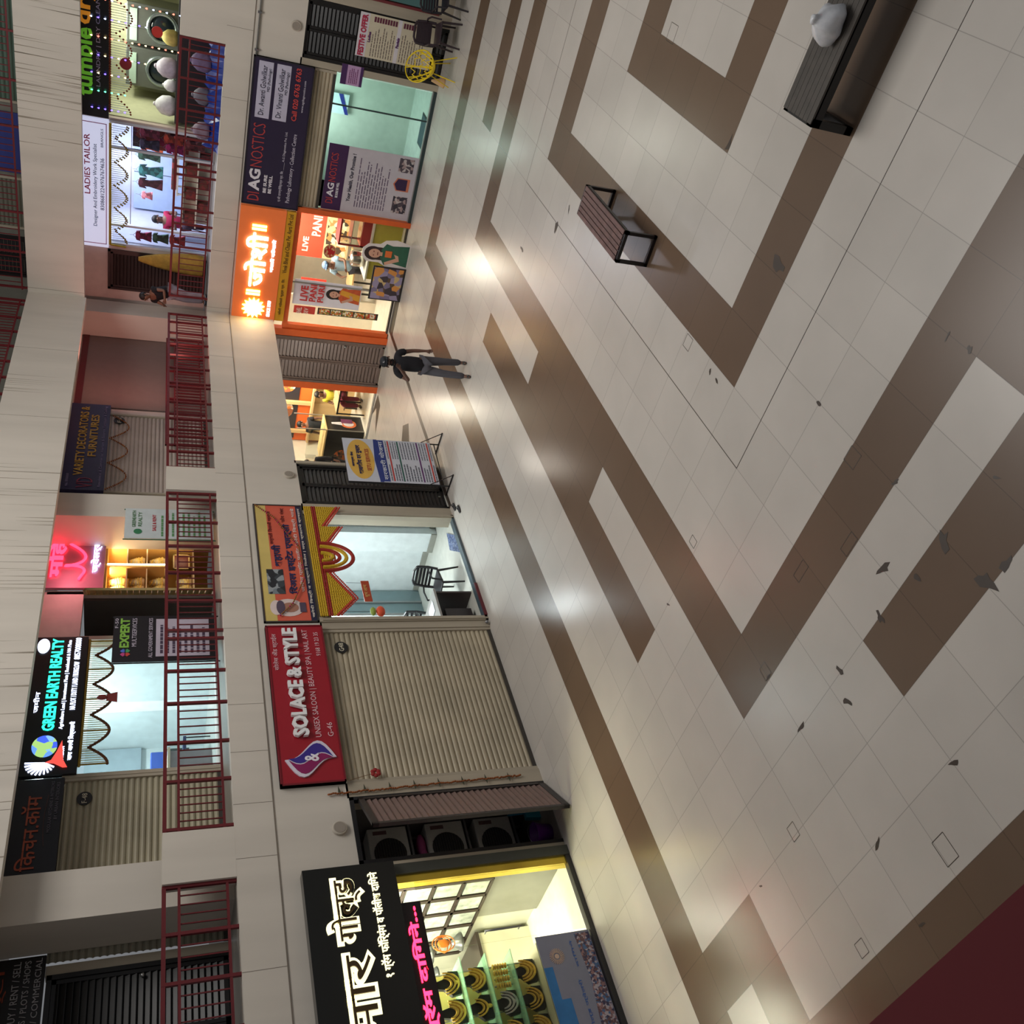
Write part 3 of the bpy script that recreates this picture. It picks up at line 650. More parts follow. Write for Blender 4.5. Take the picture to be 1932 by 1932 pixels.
    if cap:
        b = MB(); b.ball(H+Vector((0, .0, .075)), (.105, .112, .082), 16, 9); b.prism(Fr(H+Vector((0, -.04, 0)), (1, 0, 0)), [(-.075, .055), (.075, .055), (.07, .068), (-.07, .068)], 0, .13)
        cp = b.build('cap', mat(cap, .7), t); b = MB(); put(b, 'L', Fr(H+Vector((0, -.112, 0)), (1, 0, 0)), -.016, .016, .095, .125, 0, .004, .05); b.build('cap_badge', mat((210, 210, 214), .5), cp)
    return t
def stand(**k):
    J = dict(hip=(0, 0, .9), chest=(0, 0, 1.22), neck=(0, 0, 1.42), head=(0, -.015, 1.55), shl=(-.18, 0, 1.36), shr=(.18, 0, 1.36), ell=(-.24, 0, 1.08), elr=(.24, 0, 1.08), wrl=(-.25, -.08, .85), wrr=(.25, -.08, .85),
             hpl=(-.09, 0, .84), hpr=(.09, 0, .84), knl=(-.1, -.02, .47), knr=(.1, -.02, .47), anl=(-.1, 0, .09), anr=(.1, 0, .09)); J.update(k); return J
def sit(**k):
    J = dict(hip=(0, 0, .52), chest=(0, -.02, .84), neck=(0, -.03, 1.04), head=(0, -.06, 1.16), shl=(-.17, 0, .98), shr=(.17, 0, .98), ell=(-.22, -.1, .74), elr=(.22, -.1, .74), wrl=(-.1, -.32, .76), wrr=(.1, -.32, .76),
             hpl=(-.09, -.06, .5), hpr=(.09, -.06, .5), knl=(-.1, -.44, .5), knr=(.1, -.44, .5), anl=(-.1, -.42, .09), anr=(.1, -.42, .09)); J.update(k); return J
# the man crossing the courtyard: cap, hand raised to his mouth
person('man in dark cap, black T-shirt and grey trousers walking, hand raised to his face', (14.72, 8.44, 0), math.radians(-62),
       stand(shr=(.19, .0, 1.36), elr=(.25, .03, 1.08), wrr=(.27, -.03, .84), shl=(-.19, 0, 1.36), ell=(-.31, -.1, 1.14), wrl=(-.1, -.2, 1.36), hpl=(-.08, 0, .84), hpr=(.08, 0, .84),
             knl=(-.12, -.12, .48), anl=(-.13, -.17, .09), knr=(.1, .02, .47), anr=(.11, .14, .1)), (24, 22, 28), (84, 82, 88), cap=(26, 28, 34), beard=True, skinm=mat((104, 72, 58), .55, var=.05))

# ---------------------------------------------------------------- estate office
OFFW = mat((222, 229, 229), .6)
room('office', L, 10.5, 14.05, 0, 2.95, 2.75, OFFW, mat((206, 206, 196), .22), mat((225, 232, 232), .6))
lamp(L, 11.9, 2.92, -1.5, 1.3, .5, 88, (.90, .985, 1), 'estate office')
shut = shutter(L, 10.62, 13.24, 2.72, 2.95, -.1, 'rolled up shutter end above the estate office opening')
for a, l_ in ((10.5, 'left'), (13.26, 'right')):
    m = MB(); m.fb(L, a, a+.1, 0, 2.95, -.08, .03); m.fb(L, a+.02, a+.05, 0, 2.9, .03, .05); tag(m.build('shutter_guide', PL), 'tall cream shutter guide rail on the '+l_+' of the estate office', 'guide rail')
m = MB(); m.fb(L, 10.5, 13.36, 0, .05, -.1, .03); m.k = 1; m.fb(L, 10.6, 11.4, .0, .052, .03, .06); st('trim_3', m, [mat((70, 84, 92), .3), mat((96, 30, 38), .5)])
m = MB(); m.fb(L, 12.35, 12.5, .02, 2.94, -2.7, -1.9); m.fb(L, 13.85, 14.04, .02, 2.94, -1.4, -.9); st('wall_office_column', m, OFFW)
m = MB(); m.fb(L, 13.3, 14.0, .02, 2.1, -2.7, -2.68); o = st('window_2', m, glass((215, 228, 230)))
m = MB(); m.fb(L, 13.27, 13.3, .02, 2.12, -2.72, -2.66); m.fb(L, 13.62, 13.65, .02, 2.1, -2.72, -2.66); m.fb(L, 13.3, 14.04, 2.1, 2.14, -2.72, -2.66); m.k = 1; m.fb(L, 13.3, 14.0, .02, 2.1, -2.74, -2.71); st('trim_4', m, [ALU, mat((196, 204, 206), .4)])
m = MB(); m.fb(L, 14.02, 14.05, .02, .14, -2.7, -.05); m.fb(L, 13.82, 13.85, .02, .14, -1.4, -.9); st('baseboard_office', m, mat((150, 150, 140), .5))
t = sign(L, 10.5, 13.5, 2.96, 3.84, .002, 'colourful estate agency banner with Marathi lettering, portrait and statue photo', (214, 96, 74), .02, frame=(60, 56, 54))
b = MB(); b.fb(L, 10.53, 13.47, 3.62, 3.81, .022, .024); b.build('yellow_band', mat((214, 190, 110), .5, var=.2, sc=1.5), t)
b = MB(); b.fb(L, 10.53, 13.47, 2.98, 3.08, .022, .025); b.build('dark_band', mat((34, 34, 64), .5), t)
b = MB(); b.fb(L, 11.15, 11.75, 3.44, 3.72, .024, .027); b.build('statue_photo', mosaic([(60, 66, 72), (120, 130, 136), (38, 40, 46), (150, 156, 160)], 9), t)
b = MB(); b.disc(L, 10.83, 3.42, .2, .024, .028, 20, .25); b.disc(L, 10.83, 3.62, .17, .028, .03, 20, .1); b.build('portrait_outline', mat((224, 205, 200), .5), t)
b = MB(); b.disc(L, 10.83, 3.40, .11, .031, .033, 16, .14); b.build('portrait_face', mat((170, 120, 100), .5), t)
b = MB(); b.disc(L, 10.83, 3.55, .16, .033, .036, 16, .07); b.fb(L, 10.72, 10.94, 3.14, 3.24, .031, .034); b.build('portrait_turban', mat((84, 70, 90), .5), t)
NAVY = mat((40, 40, 84), .5)
letter(t, L, [('शहाजी', 11.82, 12.38, 3.42, 3.6), ('रिअल इस्टेट एजन्सी', 11.15, 12.95, 3.2, 3.38)], NAVY, .026, bold=.03)
letter(t, L, [('छत्रपती शिवाजी महाराज', 12.4, 13.3, 3.53, 3.62), ('फोन नंबर', 13.0, 13.4, 3.3, 3.38)], mat((120, 40, 40), .5), .026, 'small_lettering')
letter(t, L, [('जमीन प्लॉट फ्लॅट खरेदी विक्री भाडे', 11.2, 13.4, 3.1, 3.18)], mat((238, 220, 214), .5), .026, 'white_lettering')
letter(t, L, [('खरेदी विक्री व भाड्याने मिळेल | सर्व प्रकारचे व्यवहार', 10.6, 13.4, 3.0, 3.06)], mat((238, 230, 220), .5), .027, 'band_lettering')
def garland(pts, r=.03, step=.045, cols=((196, 120, 30), (150, 52, 34)), label='', name='garland', parent=None, part='flowers', lab_part=None):
    P_ = [Vector(p) for p in pts]; b1 = MB(); k = 0
    for a, c in zip(P_, P_[1:]):
        n = max(1, int((c-a).length/step))
        for i in range(n): b1.k = k % len(cols) if (k//4) % 2 else 0; b1.ball(a.lerp(c, i/n), (r, r, r*.8), 6, 4); k += 1
    t = parent or thing(name, label, 'garland', P_[0])
    b1.build(part, [mat(c, .8, var=.4, sc=40) for c in cols], t, recalc=False); return t
garland([L.P(13.45, 3.8, .05), L.P(13.1, 3.5, .06), L.P(12.3, 3.12, .06), L.P(11.5, 3.1, .06), L.P(10.9, 3.35, .06), L.P(10.6, 3.6, .05)], .018, .04, ((150, 100, 50), (170, 40, 90)), 'dried thin flower garland draped across the estate agency banner')
# beaded marigold curtain
YEL, DRD = (206, 168, 30), (160, 40, 28)
t = thing('door_toran', 'yellow and red beaded marigold curtain hanging over the estate office doorway', 'toran', L.P(12, 2.95, .03))
b = MB()
def beads(b, u, z0, z1, d, r=.024):
    n = max(2, int((z0-z1)/.035)); pts = []; rr = []
    for i in range(2*n+1): pts.append(L.P(u, z0-(z0-z1)*i/(2*n), d)); rr.append(r if i % 2 else r*.45)
    b.tube(pts, rr, 5, cap=False)
U0, U1 = 10.6, 13.4; n = 84
def droplen(q):   # length of the curtain along the opening, 0..1
    segs = [(0, .14, .62, .20), (.14, .33, .60, .28), (.33, .36, .3, .3), (.36, .64, 0, 0), (.64, .82, .30, .55), (.82, 1.0, .25, .52)]
    if q < .14: return .30+.34*(q/.14) if q > .0 else .3
    if q < .36: return .62-.34*((q-.14)/.22)
    if q < .40: return .3
    if q < .60: return .26+.1*math.sin(PI*(q-.4)/.2)
    if q < .80: return .60-.34*((.80-q)/.2) if True else 0
    return .62-.32*((1-q)/.2)
strands_y = MB(); strands_r = MB()
for i in range(n+1):
    q = i/n; u = U0+(U1-U0)*q; dl = droplen(q)
    beads(strands_y, u, 2.94, 2.80, .075); beads(strands_r, u, 2.80, 2.72, .077)
    if dl > .25: beads(strands_y, u, 2.72, 2.94-dl+.03, .075)
strands_y.build('yellow_strands', mat(YEL, .7, var=.3, sc=50), t, recalc=False); strands_r.build('red_strands', mat(DRD, .7, var=.3, sc=50), t, recalc=False)
b = MB()
for i in range(0, n+1):
    q = i/n; u = U0+(U1-U0)*q; dl = droplen(q); b.ball(L.P(u, 2.94-dl, .08), (.026, .022, .03), 6, 4); b.ball(L.P(u+.01, 2.94-dl-.06, .08), (.018, .018, .018), 5, 4)
b.build('red_edging', mat((186, 56, 34), .7), t, recalc=False)
for k, (w, h, cc) in enumerate(((.36, .56, DRD), (.27, .44, YEL), (.18, .32, DRD), (.1, .2, YEL))):
    b = MB(); pts = [L.P(12.0+w*math.cos(a), 2.76+h*math.sin(a)*1.0, .1) for a in (PI+PI*i/20 for i in range(21))]
    b.tube(sum([[p, p] for p in pts], [])[1:-1] if False else pts, .036, 6); b.build('arch_strand', mat(cc, .7, var=.3, sc=50), t)
tg = sign(L, 10.95, 11.45, 2.0, 2.14, .03, 'small red and gold welcome plaque hanging below the marigold curtain', (176, 70, 40), .015, name='plaque')
b = MB(); b.tube([L.P(11.0, 2.14, .04), L.P(11.0, 2.5, .05)], .003, 4); b.tube([L.P(11.4, 2.14, .04), L.P(11.4, 2.4, .05)], .003, 4); b.build('cord', DK, tg)
letter(tg, L, [('शुभ लाभ', 11.05, 11.35, 2.03, 2.11)], mat((220, 180, 110), .5), .046)
t = thing('paper_lotus', 'orange and green paper lotus hanging at the left of the office doorway', 'decoration', L.P(10.72, 1.95, .02)); b = MB(); b.ball(L.P(10.72, 1.9, .03), (.11, .07, .08), 10, 6); b.build('petals', mat((226, 88, 50), .6), t)
b = MB(); b.ball(L.P(10.72, 2.03, .03), (.09, .06, .05), 10, 5); b.build('leaves', mat((150, 170, 70), .6), t); b = MB(); b.tube([L.P(10.72, 2.08, .03), L.P(10.72, 2.5, .03)], .004, 4); b.build('string', DK, t)
# desk, chairs, mat, slippers, hanging calendar
t = thing('desk', 'dark brown office desk with a pale top inside the estate office', 'desk', (11.1, 11.8, 0)); DESK = mat((58, 44, 42), .4)
b = MB(); b.box((10.7, 11.2, .72), (11.5, 12.4, .76)); b.build('desk_top', mat((150, 146, 142), .3), t)
b = MB(); b.box((11.44, 11.24, .02), (11.48, 12.36, .72)); b.build('side_panel', DESK, t)
b = MB(); b.box((10.75, 12.3, .02), (11.44, 12.34, .72)); b.build('front_panel', DESK, t)
b = MB(); b.box((10.75, 11.3, .1), (11.1, 11.7, .6)); b.build('drawer_unit', mat((40, 32, 34), .4), t)
t = thing('monitor', 'thin dark computer screen standing on the office desk', 'monitor', (11.1, 12.0, .76)); b = MB(); b.box((10.86, 11.98, .86), (11.3, 12.01, 1.14)); b.build('screen', mat((30, 30, 34), .2), t); b = MB(); b.tube([(11.1, 12.0, .765), (11.1, 12.0, .9)], .02, 6); b.build('stand', STEEL, t)
t = thing('paper_stack', 'loose white papers on the office desk', 'papers', (11.2, 11.5, .76)); b = MB(); b.box((11.1, 11.35, .762), (11.35, 11.65, .775)); b.build('sheets', mat((210, 215, 220), .6), t)
plastic_chair('dark slatted plastic chair pulled out at the right of the office desk', (12.05, 11.62, .02), math.radians(-80))
plastic_chair('dark slatted plastic chair behind the office desk, second from the doorway', (11.95, 12.7, .02), math.radians(-70), back=4)
plastic_chair('dark slatted plastic chair farthest inside the estate office', (11.15, 13.0, .02), math.radians(5), back=4)
t = thing('door_mat', 'crumpled blue doormat on the office floor near the right jamb', 'door mat', (12.95, 11.35, .02)); b = MB(); b.prism(Fr((0, 0, 0), (1, 0, 0)), [(0, 0)]*3, 0, 0) if 0 else b.add([(12.4, 11.1, .03), (12.9, 11.1, .025), (13.3, 11.4, .03), (12.9, 11.5, .028), (12.4, 11.1, .05), (12.9, 11.1, .045), (13.3, 11.4, .05), (12.9, 11.5, .048)], [(3, 2, 1, 0), (4, 5, 6, 7), (0, 1, 5, 4), (1, 2, 6, 5), (2, 3, 7, 6), (3, 0, 4, 7)]); b.build('pile', mosaic([(90, 108, 150), (130, 140, 165), (60, 72, 110)], 30), t)
for i, (x, y, l_) in enumerate(((13.38, 10.78, 'dark slipper lying by the right post of the estate office, nearer the wall'), (13.12, 10.62, 'dark slipper lying by the right post of the estate office, nearer the courtyard'))):
    t = thing('slipper', l_, 'slipper', (x, y, 0)); b = MB(); b.lathe((0, 0, 0), [(.001, 0)], 3) if 0 else b.ball((x, y, .018), (.12, .045, .017), 12, 6); b.build('sole', mat((40, 38, 40), .6), t)
    b = MB(); b.tube([(x+.03, y-.04, .02), (x+.06, y, .07), (x+.03, y+.04, .02)], .01, 6); b.build('strap', BLK, t)
t = thing('wall_calendar', 'bright blue calendar hanging inside the estate office', 'calendar', L.P(11.9, 2.2, -2.7)); b = MB(); b.fb(L, 11.95, 12.25, 2.35, 2.6, -2.74, -2.72); b.build('sheet', mat((50, 130, 200), .5), t)
o = MB(); o.ball(L.P(10.42, .06, .05), .035, 8, 6); tag(o.build('padlock', STEEL), 'small shiny padlock at the bottom right corner of the wide shutter', 'padlock')

lamp(L, 17.8, 4.19, -2.2, 1.4, .6, 75, (1, .93, .83), 'passage')
# ---------------------------------------------------------------- timetable banner and black door
louvre_door(L, 13.62, 14.86, 0, 2.92, -.05, 'black louvred double door behind the timetable banner', (32, 30, 31))
t = thing('standing_banner', 'printed price list banner on a black folding stand in front of black doors', 'banner', (14.7, 10.5, 0))
A, B = Vector((13.92, 10.66, 0)), Vector((15.12, 10.50, 0)); F = Fr(A, B-A); W_ = (B-A).length; z0, z1 = .22, 2.05
b = MB(); b.fb(F, 0, W_, z0, z1, .0, .006); b.build('sheet', mat((206, 208, 218), .5, var=.04), t)
b = MB(); b.disc(F, W_/2+.02, 1.74, W_*.46, .007, .009, 32, .27); b.build('yellow_oval', mat((228, 180, 84), .5), t)
b = MB(); b.prism(F, [(.0, 1.35), (W_, 1.35), (W_, 1.42), (W_*.5, 1.46), (0, 1.42)], .007, .009); b.fb(F, .02, W_-.02, 1.22, 1.38, .009, .011); b.build('blue_heading', mat((44, 60, 130), .5), t)
letter(t, F, [('शासकीय दर नुसार', .2, W_-.2, 1.7, 1.84), ('आवश्यक सेवा', .4, W_-.4, 1.87, 1.94)], NAVY, .01, bold=.03)
letter(t, F, [('SETU SERVICES', .3, W_-.3, 1.56, 1.64)], mat((170, 60, 60), .5), .01, 'red_lettering')
letter(t, F, [('सरकारी योजना', .06, W_-.06, 1.25, 1.35)], mat((225, 228, 235), .5), .012, 'heading_lettering')
for k, (z, cc) in enumerate(((1.13, (190, 60, 56)), (.93, (40, 96, 84)), (.52, (94, 34, 104)), (.3, (200, 66, 56)))):
    b = MB(); b.fb(F, .04, W_-.03, z-.014, z+.014, .008, .010); b.build('coloured_rule', mat(cc, .5), t)
TG = mat((96, 98, 110), .6)
for z, zz in ((1.2, 1.15), (1.1, .95), (.9, .55), (.49, .33), (.28, .23)):
    rows(t, F, .05, W_*.45, zz, z, max(1, int((z-zz)/.05)), TG, .009, .4, .3)
    rows(t, F, W_*.55, W_-.04, zz, z, max(1, int((z-zz)/.05)), TG, .009, .3, .02)
b = MB()
for u in (0, W_): b.tube([F.P(u, .0, -.03), F.P(u, z1, -.03)], .014, 6)
for z in (.12, z1-.01): b.tube([F.P(0, z, -.03), F.P(W_, z, -.03)], .012, 6)
b.build('stand_frame', BLK, t)
for u in (.0, W_): b = MB(); b.tube([F.P(u, .015, .3), F.P(u, .015, -.3)], .014, 6); b.tube([F.P(u, .02, .28), F.P(u, .45, -.03)], .01, 5); b.build('foot', BLK, t)
# ---------------------------------------------------------------- corner snack shop
ORG = mat((222, 98, 40), .45, var=.08); ORD = mat((184, 72, 34), .5); REDP = mat((216, 66, 50), .5, var=.1); WOOD = mat((226, 192, 138), .45, var=.12, sc=5, streak=True)
SHW = mat((226, 220, 204), .5)
# interior: one L shaped room behind both glazed fronts
m = MB(); m.box((25.3, 8.2, 0), (25.4, 16.4, 3)); m.box((20.9, 8.1, 0), (25.3, 8.16, 3)); m.box((20.9, 16.3, 0), (25.3, 16.4, 3)); st('wall_snack_shop', m, SHW)
m = MB(); m.box((20.9, 8.16, 2.98), (25.3, 16.3, 3.04)); st('ceiling_snack_shop', m, WIN)
m = MB(); m.box((20.8, 8.16, 0), (25.3, 16.3, .02)); st('floor_snack_shop', m, mat((216, 210, 196), .22))
lamp(R, -9.6, 2.96, -1.4, 1.6, .6, 135, (1, .95, .84), 'snack shop'); lamp(R, -13.8, 2.96, -1.4, 1.4, .6, 170, (1, .93, .8), 'restaurant by the passage')
m = MB(); m.box((22.6, 11.2, .02), (22.7, 12.6, 2.97)); st('wall_snack_partition', m, SHW)
t = sign(R, -11.06, -8.24, 2.9, 3.9, .002, 'glowing orange snack shop signboard with white Marathi letters and a sun emblem', (206, 102, 50), .12, emit=.35)
WG = mat((255, 250, 235), .5, emit=9, var=0); YG = mat((255, 214, 90), .5, emit=10, var=0)
b = MB(); put(b, 'जोशी', R, -10.16, -8.84, 3.24, 3.72, .122, .04, .015); b.build('glowing_letters', WG, t, recalc=False)
b = MB(); put(b, 'मराठी वडेवाले', R, -9.75, -8.95, 3.06, 3.15, .122, .03, .03); b.build('glowing_small_letters', mat((235, 235, 255), .5, emit=3, var=0), t, recalc=False)
b = MB(); cx, cz = -10.72, 3.42
pts = []
for i in range(28): a = 2*PI*i/28; r = .27 if i % 2 == 0 else .185; pts.append((cx+r*math.cos(a), cz+r*math.sin(a)))
b.prism(R, pts, .122, .16); b.build('sun_emblem', YG, t); b = MB(); b.disc(R, cx, cz, .15, .161, .17); b.build('sun_centre', WG, t)
for a_ in (-10.36, -10.28, -8.74, -8.66): b = MB(); b.fb(R, a_-.022, a_+.022, 3.3, 3.62, .122, .16); b.build('glowing_bar', YG, t)
b = MB(); put(b, 'SINCE 1989', R, -10.92, -10.5, 3.02, 3.1, .122, .02, .02); b.build('glowing_date', mat((235, 235, 255), .5, emit=3, var=0), t, recalc=False)
t = sign(R, -11.02, -8.24, 2.68, 2.895, .002, 'narrow yellow strip sign below the orange snack shop signboard', (216, 158, 34), .1)
letter(t, R, [('जोशी वडेवाले फूड्स प्रा. लि.', -10.85, -9.9, 2.74, 2.83), ('Vivek Bhel and Chaat Pvt. Aarti Pvt Ltd', -9.75, -8.3, 2.74, 2.84)], mat((90, 60, 24), .5), .104)
t = thing('window_surround', 'orange panelled surround of the snack shop window', 'window surround', R.P(-9.6, 0, 0))
for a, b_, c, e, d1 in ((-11.42, -11.24, 0, 2.9, .06), (-11.24, -11.12, 0, 2.66, .02), (-8.24, -8.12, 0, 2.66, .05), (-11.24, -8.12, 2.56, 2.67, .03)):
    b = MB(); b.fb(R, a, b_, c, e, -.12, d1); b.build('orange_panel', ORG, t)
m = MB(); m.fb(R, -11.12, -8.24, .02, 2.56, -.07, -.055); st('window_3', m, glass((238, 238, 230)))
m = MB(); m.fb(R, -11.12, -8.24, 0, .06, -.1, 0); m.fb(R, -11.0, -9.5, 0, .004, 0, .42); st('trim_5', m, mat((60, 56, 54), .35, var=.3, sc=50))
m = MB(); m.fb(R, -10.02, -9.98, .06, 2.56, -.09, -.03); st('trim_6', m, ALU)
# posters and stickers
def poster(F, u0, u1, z0, z1, d, label, col, name='poster'): return sign(F, u0, u1, z0, z1, d, label, col, .006, .5, name=name)
t = poster(R, -10.58, -9.92, .86, 2.5, -.05, 'white window poster of a woman in a saree with red PANI PURI lettering', (232, 228, 236))
letter(t, R, [('LIVE', -10.45, -10.05, 2.16, 2.34), ('PANI', -10.45, -10.0, 1.96, 2.12), ('PURI', -10.45, -10.0, 1.77, 1.92)], mat((196, 52, 54), .5), .007, bold=.03)
def lady(t, F, u, z, s, dress, accent, d, hair=(34, 24, 24)):
    b = MB(); b.prism(F, [(u-.2*s, z), (u+.2*s, z), (u+.17*s, z+.3*s), (u+.2*s, z+.42*s), (u+.08*s, z+.5*s), (u-.08*s, z+.5*s), (u-.2*s, z+.42*s), (u-.15*s, z+.3*s)], d, d+.004); b.build('printed_dress', mat(dress, .6, var=.2, sc=12), t)
    b = MB(); b.prism(F, [(u-.12*s, z), (u+.04*s, z), (u+.14*s, z+.45*s), (u+.02*s, z+.48*s)], d+.004, d+.006); b.build('printed_drape', mat(accent, .6), t)
    b = MB(); b.disc(F, u, z+.64*s, .13*s, d, d+.004, 18, .16*s); b.fb(F, u-.12*s, u+.12*s, z+.42*s, z+.62*s, d, d+.003); b.build('printed_hair', mat(hair, .6), t)
    b = MB(); b.disc(F, u, z+.61*s, .085*s, d+.005, d+.008, 16, .11*s); b.fb(F, u-.035*s, u+.035*s, z+.47*s, z+.54*s, d+.005, d+.007)
    b.prism(F, [(u-.2*s, z+.4*s), (u-.15*s, z+.42*s), (u-.05*s, z+.22*s), (u+.02*s, z+.26*s), (u+.0*s, z+.18*s), (u-.1*s, z+.15*s)], d+.006, d+.008); b.build('printed_skin', mat((206, 158, 134), .6), t)
    b = MB(); b.disc(F, u-.035*s, z+.63*s, .012*s, d+.008, d+.009, 8); b.disc(F, u+.035*s, z+.63*s, .012*s, d+.008, d+.009, 8); b.fb(F, u-.03*s, u+.03*s, z+.55*s, z+.565*s, d+.008, d+.009); b.build('printed_features', mat((110, 40, 40), .6), t)
lady(t, R, -10.22, .88, 1.05, (206, 92, 50), (226, 160, 50), -.043)
t = poster(R, -10.8, -10.62, .34, 1.86, -.05, 'tall narrow menu strip with five pictures of snacks on the shop window', (60, 56, 50))
for k in range(5): b = MB(); b.fb(R, -10.78, -10.64, .4+.29*k, .66+.29*k, -.044, -.041); b.build('dish_picture', mosaic([(226, 190, 120), (210, 120, 40), (236, 226, 200), (120, 130, 50), (200, 60, 40)], 26+k), t)
t = poster(R, -10.82, -10.62, 1.92, 2.44, -.05, 'small red lettered sign above the narrow snack menu strip', (214, 70, 58)); letter(t, R, [('BHEL', -10.8, -10.64, 2.26, 2.38), ('SEV', -10.8, -10.64, 2.1, 2.2)], SHW, .007)
t = thing('window_sticker', 'round red and gold sticker on the snack shop window', 'sticker', R.P(-9.12, 1.78, -.05)); b = MB(); b.disc(R, -9.12, 1.78, .17, -.05, -.046, 24, .15); b.build('sticker_disc', mat((196, 150, 110), .5), t)
b = MB(); b.disc(R, -9.12, 1.78, .14, -.046, -.043, 24, .12); b.build('sticker_centre', mosaic([(190, 30, 36), (190, 30, 36), (214, 170, 120)], 26), t)
t = sign(R, -10.45, -9.25, 1.5, 2.2, -2.6, 'red back wall menu board reading PANI PURI inside the snack shop', (226, 78, 56), .02, name='menu_board', emit=.3); letter(t, R, [('PANI', -9.85, -9.3, 1.62, 1.85), ('LIVE', -10.3, -9.9, 1.9, 2.05)], SHW, -2.577, bold=.03)
t = sign(R, -11.1, -10.65, 1.45, 2.1, -1.72, 'red menu board hanging in the middle of the snack shop', (226, 66, 50), .02, name='menu_board', emit=.3); letter(t, R, [('CHAAT', -11.05, -10.7, 1.8, 1.94), ('COFFEE', -11.05, -10.7, 1.58, 1.68)], SHW, -1.697)
t = sign(R, -10.45, -9.25, .85, 1.5, -2.6, 'large printed food picture panel on the back wall of the snack shop', (236, 206, 160), .02, name='picture_panel'); b = MB(); b.fb(R, -10.4, -9.3, .9, 1.46, -2.58, -2.575); b.build('food_print', mosaic([(236, 206, 160), (214, 150, 90), (80, 66, 56), (240, 230, 210)], 9), t)
# glass snack cabinet with red frame, on an olive counter
t = thing('counter', 'olive green serving counter behind the snack shop window', 'counter', (21.7, 8.9, 0)); b = MB(); b.box((21.3, 8.2, .02), (22.0, 9.9, .72)); b.build('body', mat((176, 168, 70), .5), t); b = MB(); b.box((21.26, 8.18, .72), (22.04, 9.94, .76)); b.build('counter_top', mat((210, 210, 200), .3), t)
t = thing('snack_cabinet', 'red framed glass snack warming cabinet on the olive counter', 'display cabinet', (21.6, 8.7, .76)); b = MB()
for x in (21.4, 21.86):
    for y in (8.28, 9.12): b.box((x-.02, y-.02, .76), (x+.02, y+.02, 1.5))
for z in (.76, 1.48): b.box((21.38, 8.26, z), (21.88, 9.14, z+.04))
b.build('red_frame', mat((140, 32, 36), .4), t); b = MB(); b.box((21.38, 8.26, .8), (21.88, 9.14, .98)); b.build('red_base', mat((150, 36, 38), .4), t)
b = MB(); b.box((21.4, 8.29, 1.0), (21.86, 9.11, 1.46)); b.build('glass_body', glass((240, 245, 235)), t)
b = MB(); b.box((21.42, 8.3, 1.2), (21.84, 9.1, 1.215)); b.build('tray', STEEL, t)
t = thing('steel_pot', 'large polished steel cooking pot beside the snack cabinet', 'pot', (21.65, 9.55, .76)); b = MB(); b.lathe((21.65, 9.55, .761), [(.16, 0), (.2, .08), (.2, .3), (.17, .34), (.03, .38)], 20); b.build('pot_body', mat((190, 188, 180), .2, .9), t)
b = MB(); b.ball((21.65, 9.55, 1.15), .03, 8, 5); b.build('lid_knob', BLK, t)
person('man in blue cap and pale blue shirt working behind the snack shop window', (22.35, 10.1, .02), math.radians(-90), stand(head=(0, -.12, 1.5), neck=(0, -.05, 1.4), ell=(-.24, -.2, 1.12), elr=(.24, -.2, 1.12), wrl=(-.12, -.4, 1.1), wrr=(.12, -.4, 1.1)), (150, 178, 200), (50, 50, 60), cap=(110, 140, 180))
# wooden bench inside and table
t = thing('table', 'pale wooden cafe table standing inside the snack shop window', 'table', (22.9, 10.4, .02)); b = MB(); b.box((22.5, 9.98, .74), (23.3, 11.0, .78)); b.build('table_top', WOOD, t)
for x in (22.56, 23.24):
    for y in (10.04, 10.94): b = MB(); b.box((x-.02, y-.02, .02), (x+.02, y+.02, .74)); b.build('leg', BLK, t)
# cardboard cut-outs leaning outside the window
t = thing('cardboard_cutout', 'cardboard cutout of a woman in a green dress holding an orange cup', 'cutout', (20.42, 8.72, 0)); F = RF(20.40)
out = [(-9.1, .0), (-9.12, .5), (-9.02, .7), (-9.02, 1.0), (-8.9, 1.12), (-8.7, 1.12), (-8.58, 1.0), (-8.56, .72), (-8.46, .6), (-8.42, .34), (-8.46, .16), (-8.5, 0)]
b = MB(); b.prism(F, out, 0, .012); b.build('white_outline', mat((222, 214, 212), .6), t)
lady(t, F, -8.8, .02, 1.32, (44, 96, 74), (44, 96, 74), .013, (50, 30, 32))
b = MB(); b.fb(F, -8.86, -8.7, .42, .58, .026, .032); b.build('printed_cup', mat((220, 110, 50), .5), t)
b = MB(); b.fb(F, -8.8, -8.74, 0, .5, -.2, -.0); b.build('back_strut', mat((180, 160, 130), .7), t)
t = sign(RF(20.38), -9.97, -9.1, .0, .80, 0, 'dark framed food photograph board standing on the floor below the snack window', (36, 34, 38), .02, name='food_board'); b = MB(); b.fb(RF(20.38), -9.94, -9.13, .05, .76, .021, .024); b.build('food_print', mosaic([(206, 140, 70), (150, 140, 170), (90, 70, 50), (196, 170, 120), (120, 110, 140), (60, 50, 60)], 7), t)
# louvred door in the far wall, and post
louvre_door(R, -12.72, -11.44, 0, 2.95, .02, 'brown louvred double door between the two orange snack shop fronts', (116, 100, 94), pitch=.09)
m = MB(); m.fb(R, -16.4, -11.42, 2.95, 4.3, -.1, 0); st('wall_far_passage', m, SHW); m = MB(); m.fb(R, -12.9, -11.42, 0, 2.95, -.3, -.12); st('wall_behind_door', m, SHW)
m = MB(); m.fb(R, -12.92, -12.73, 0, 2.95, -.1, .04); st('trim_7', m, ORG)
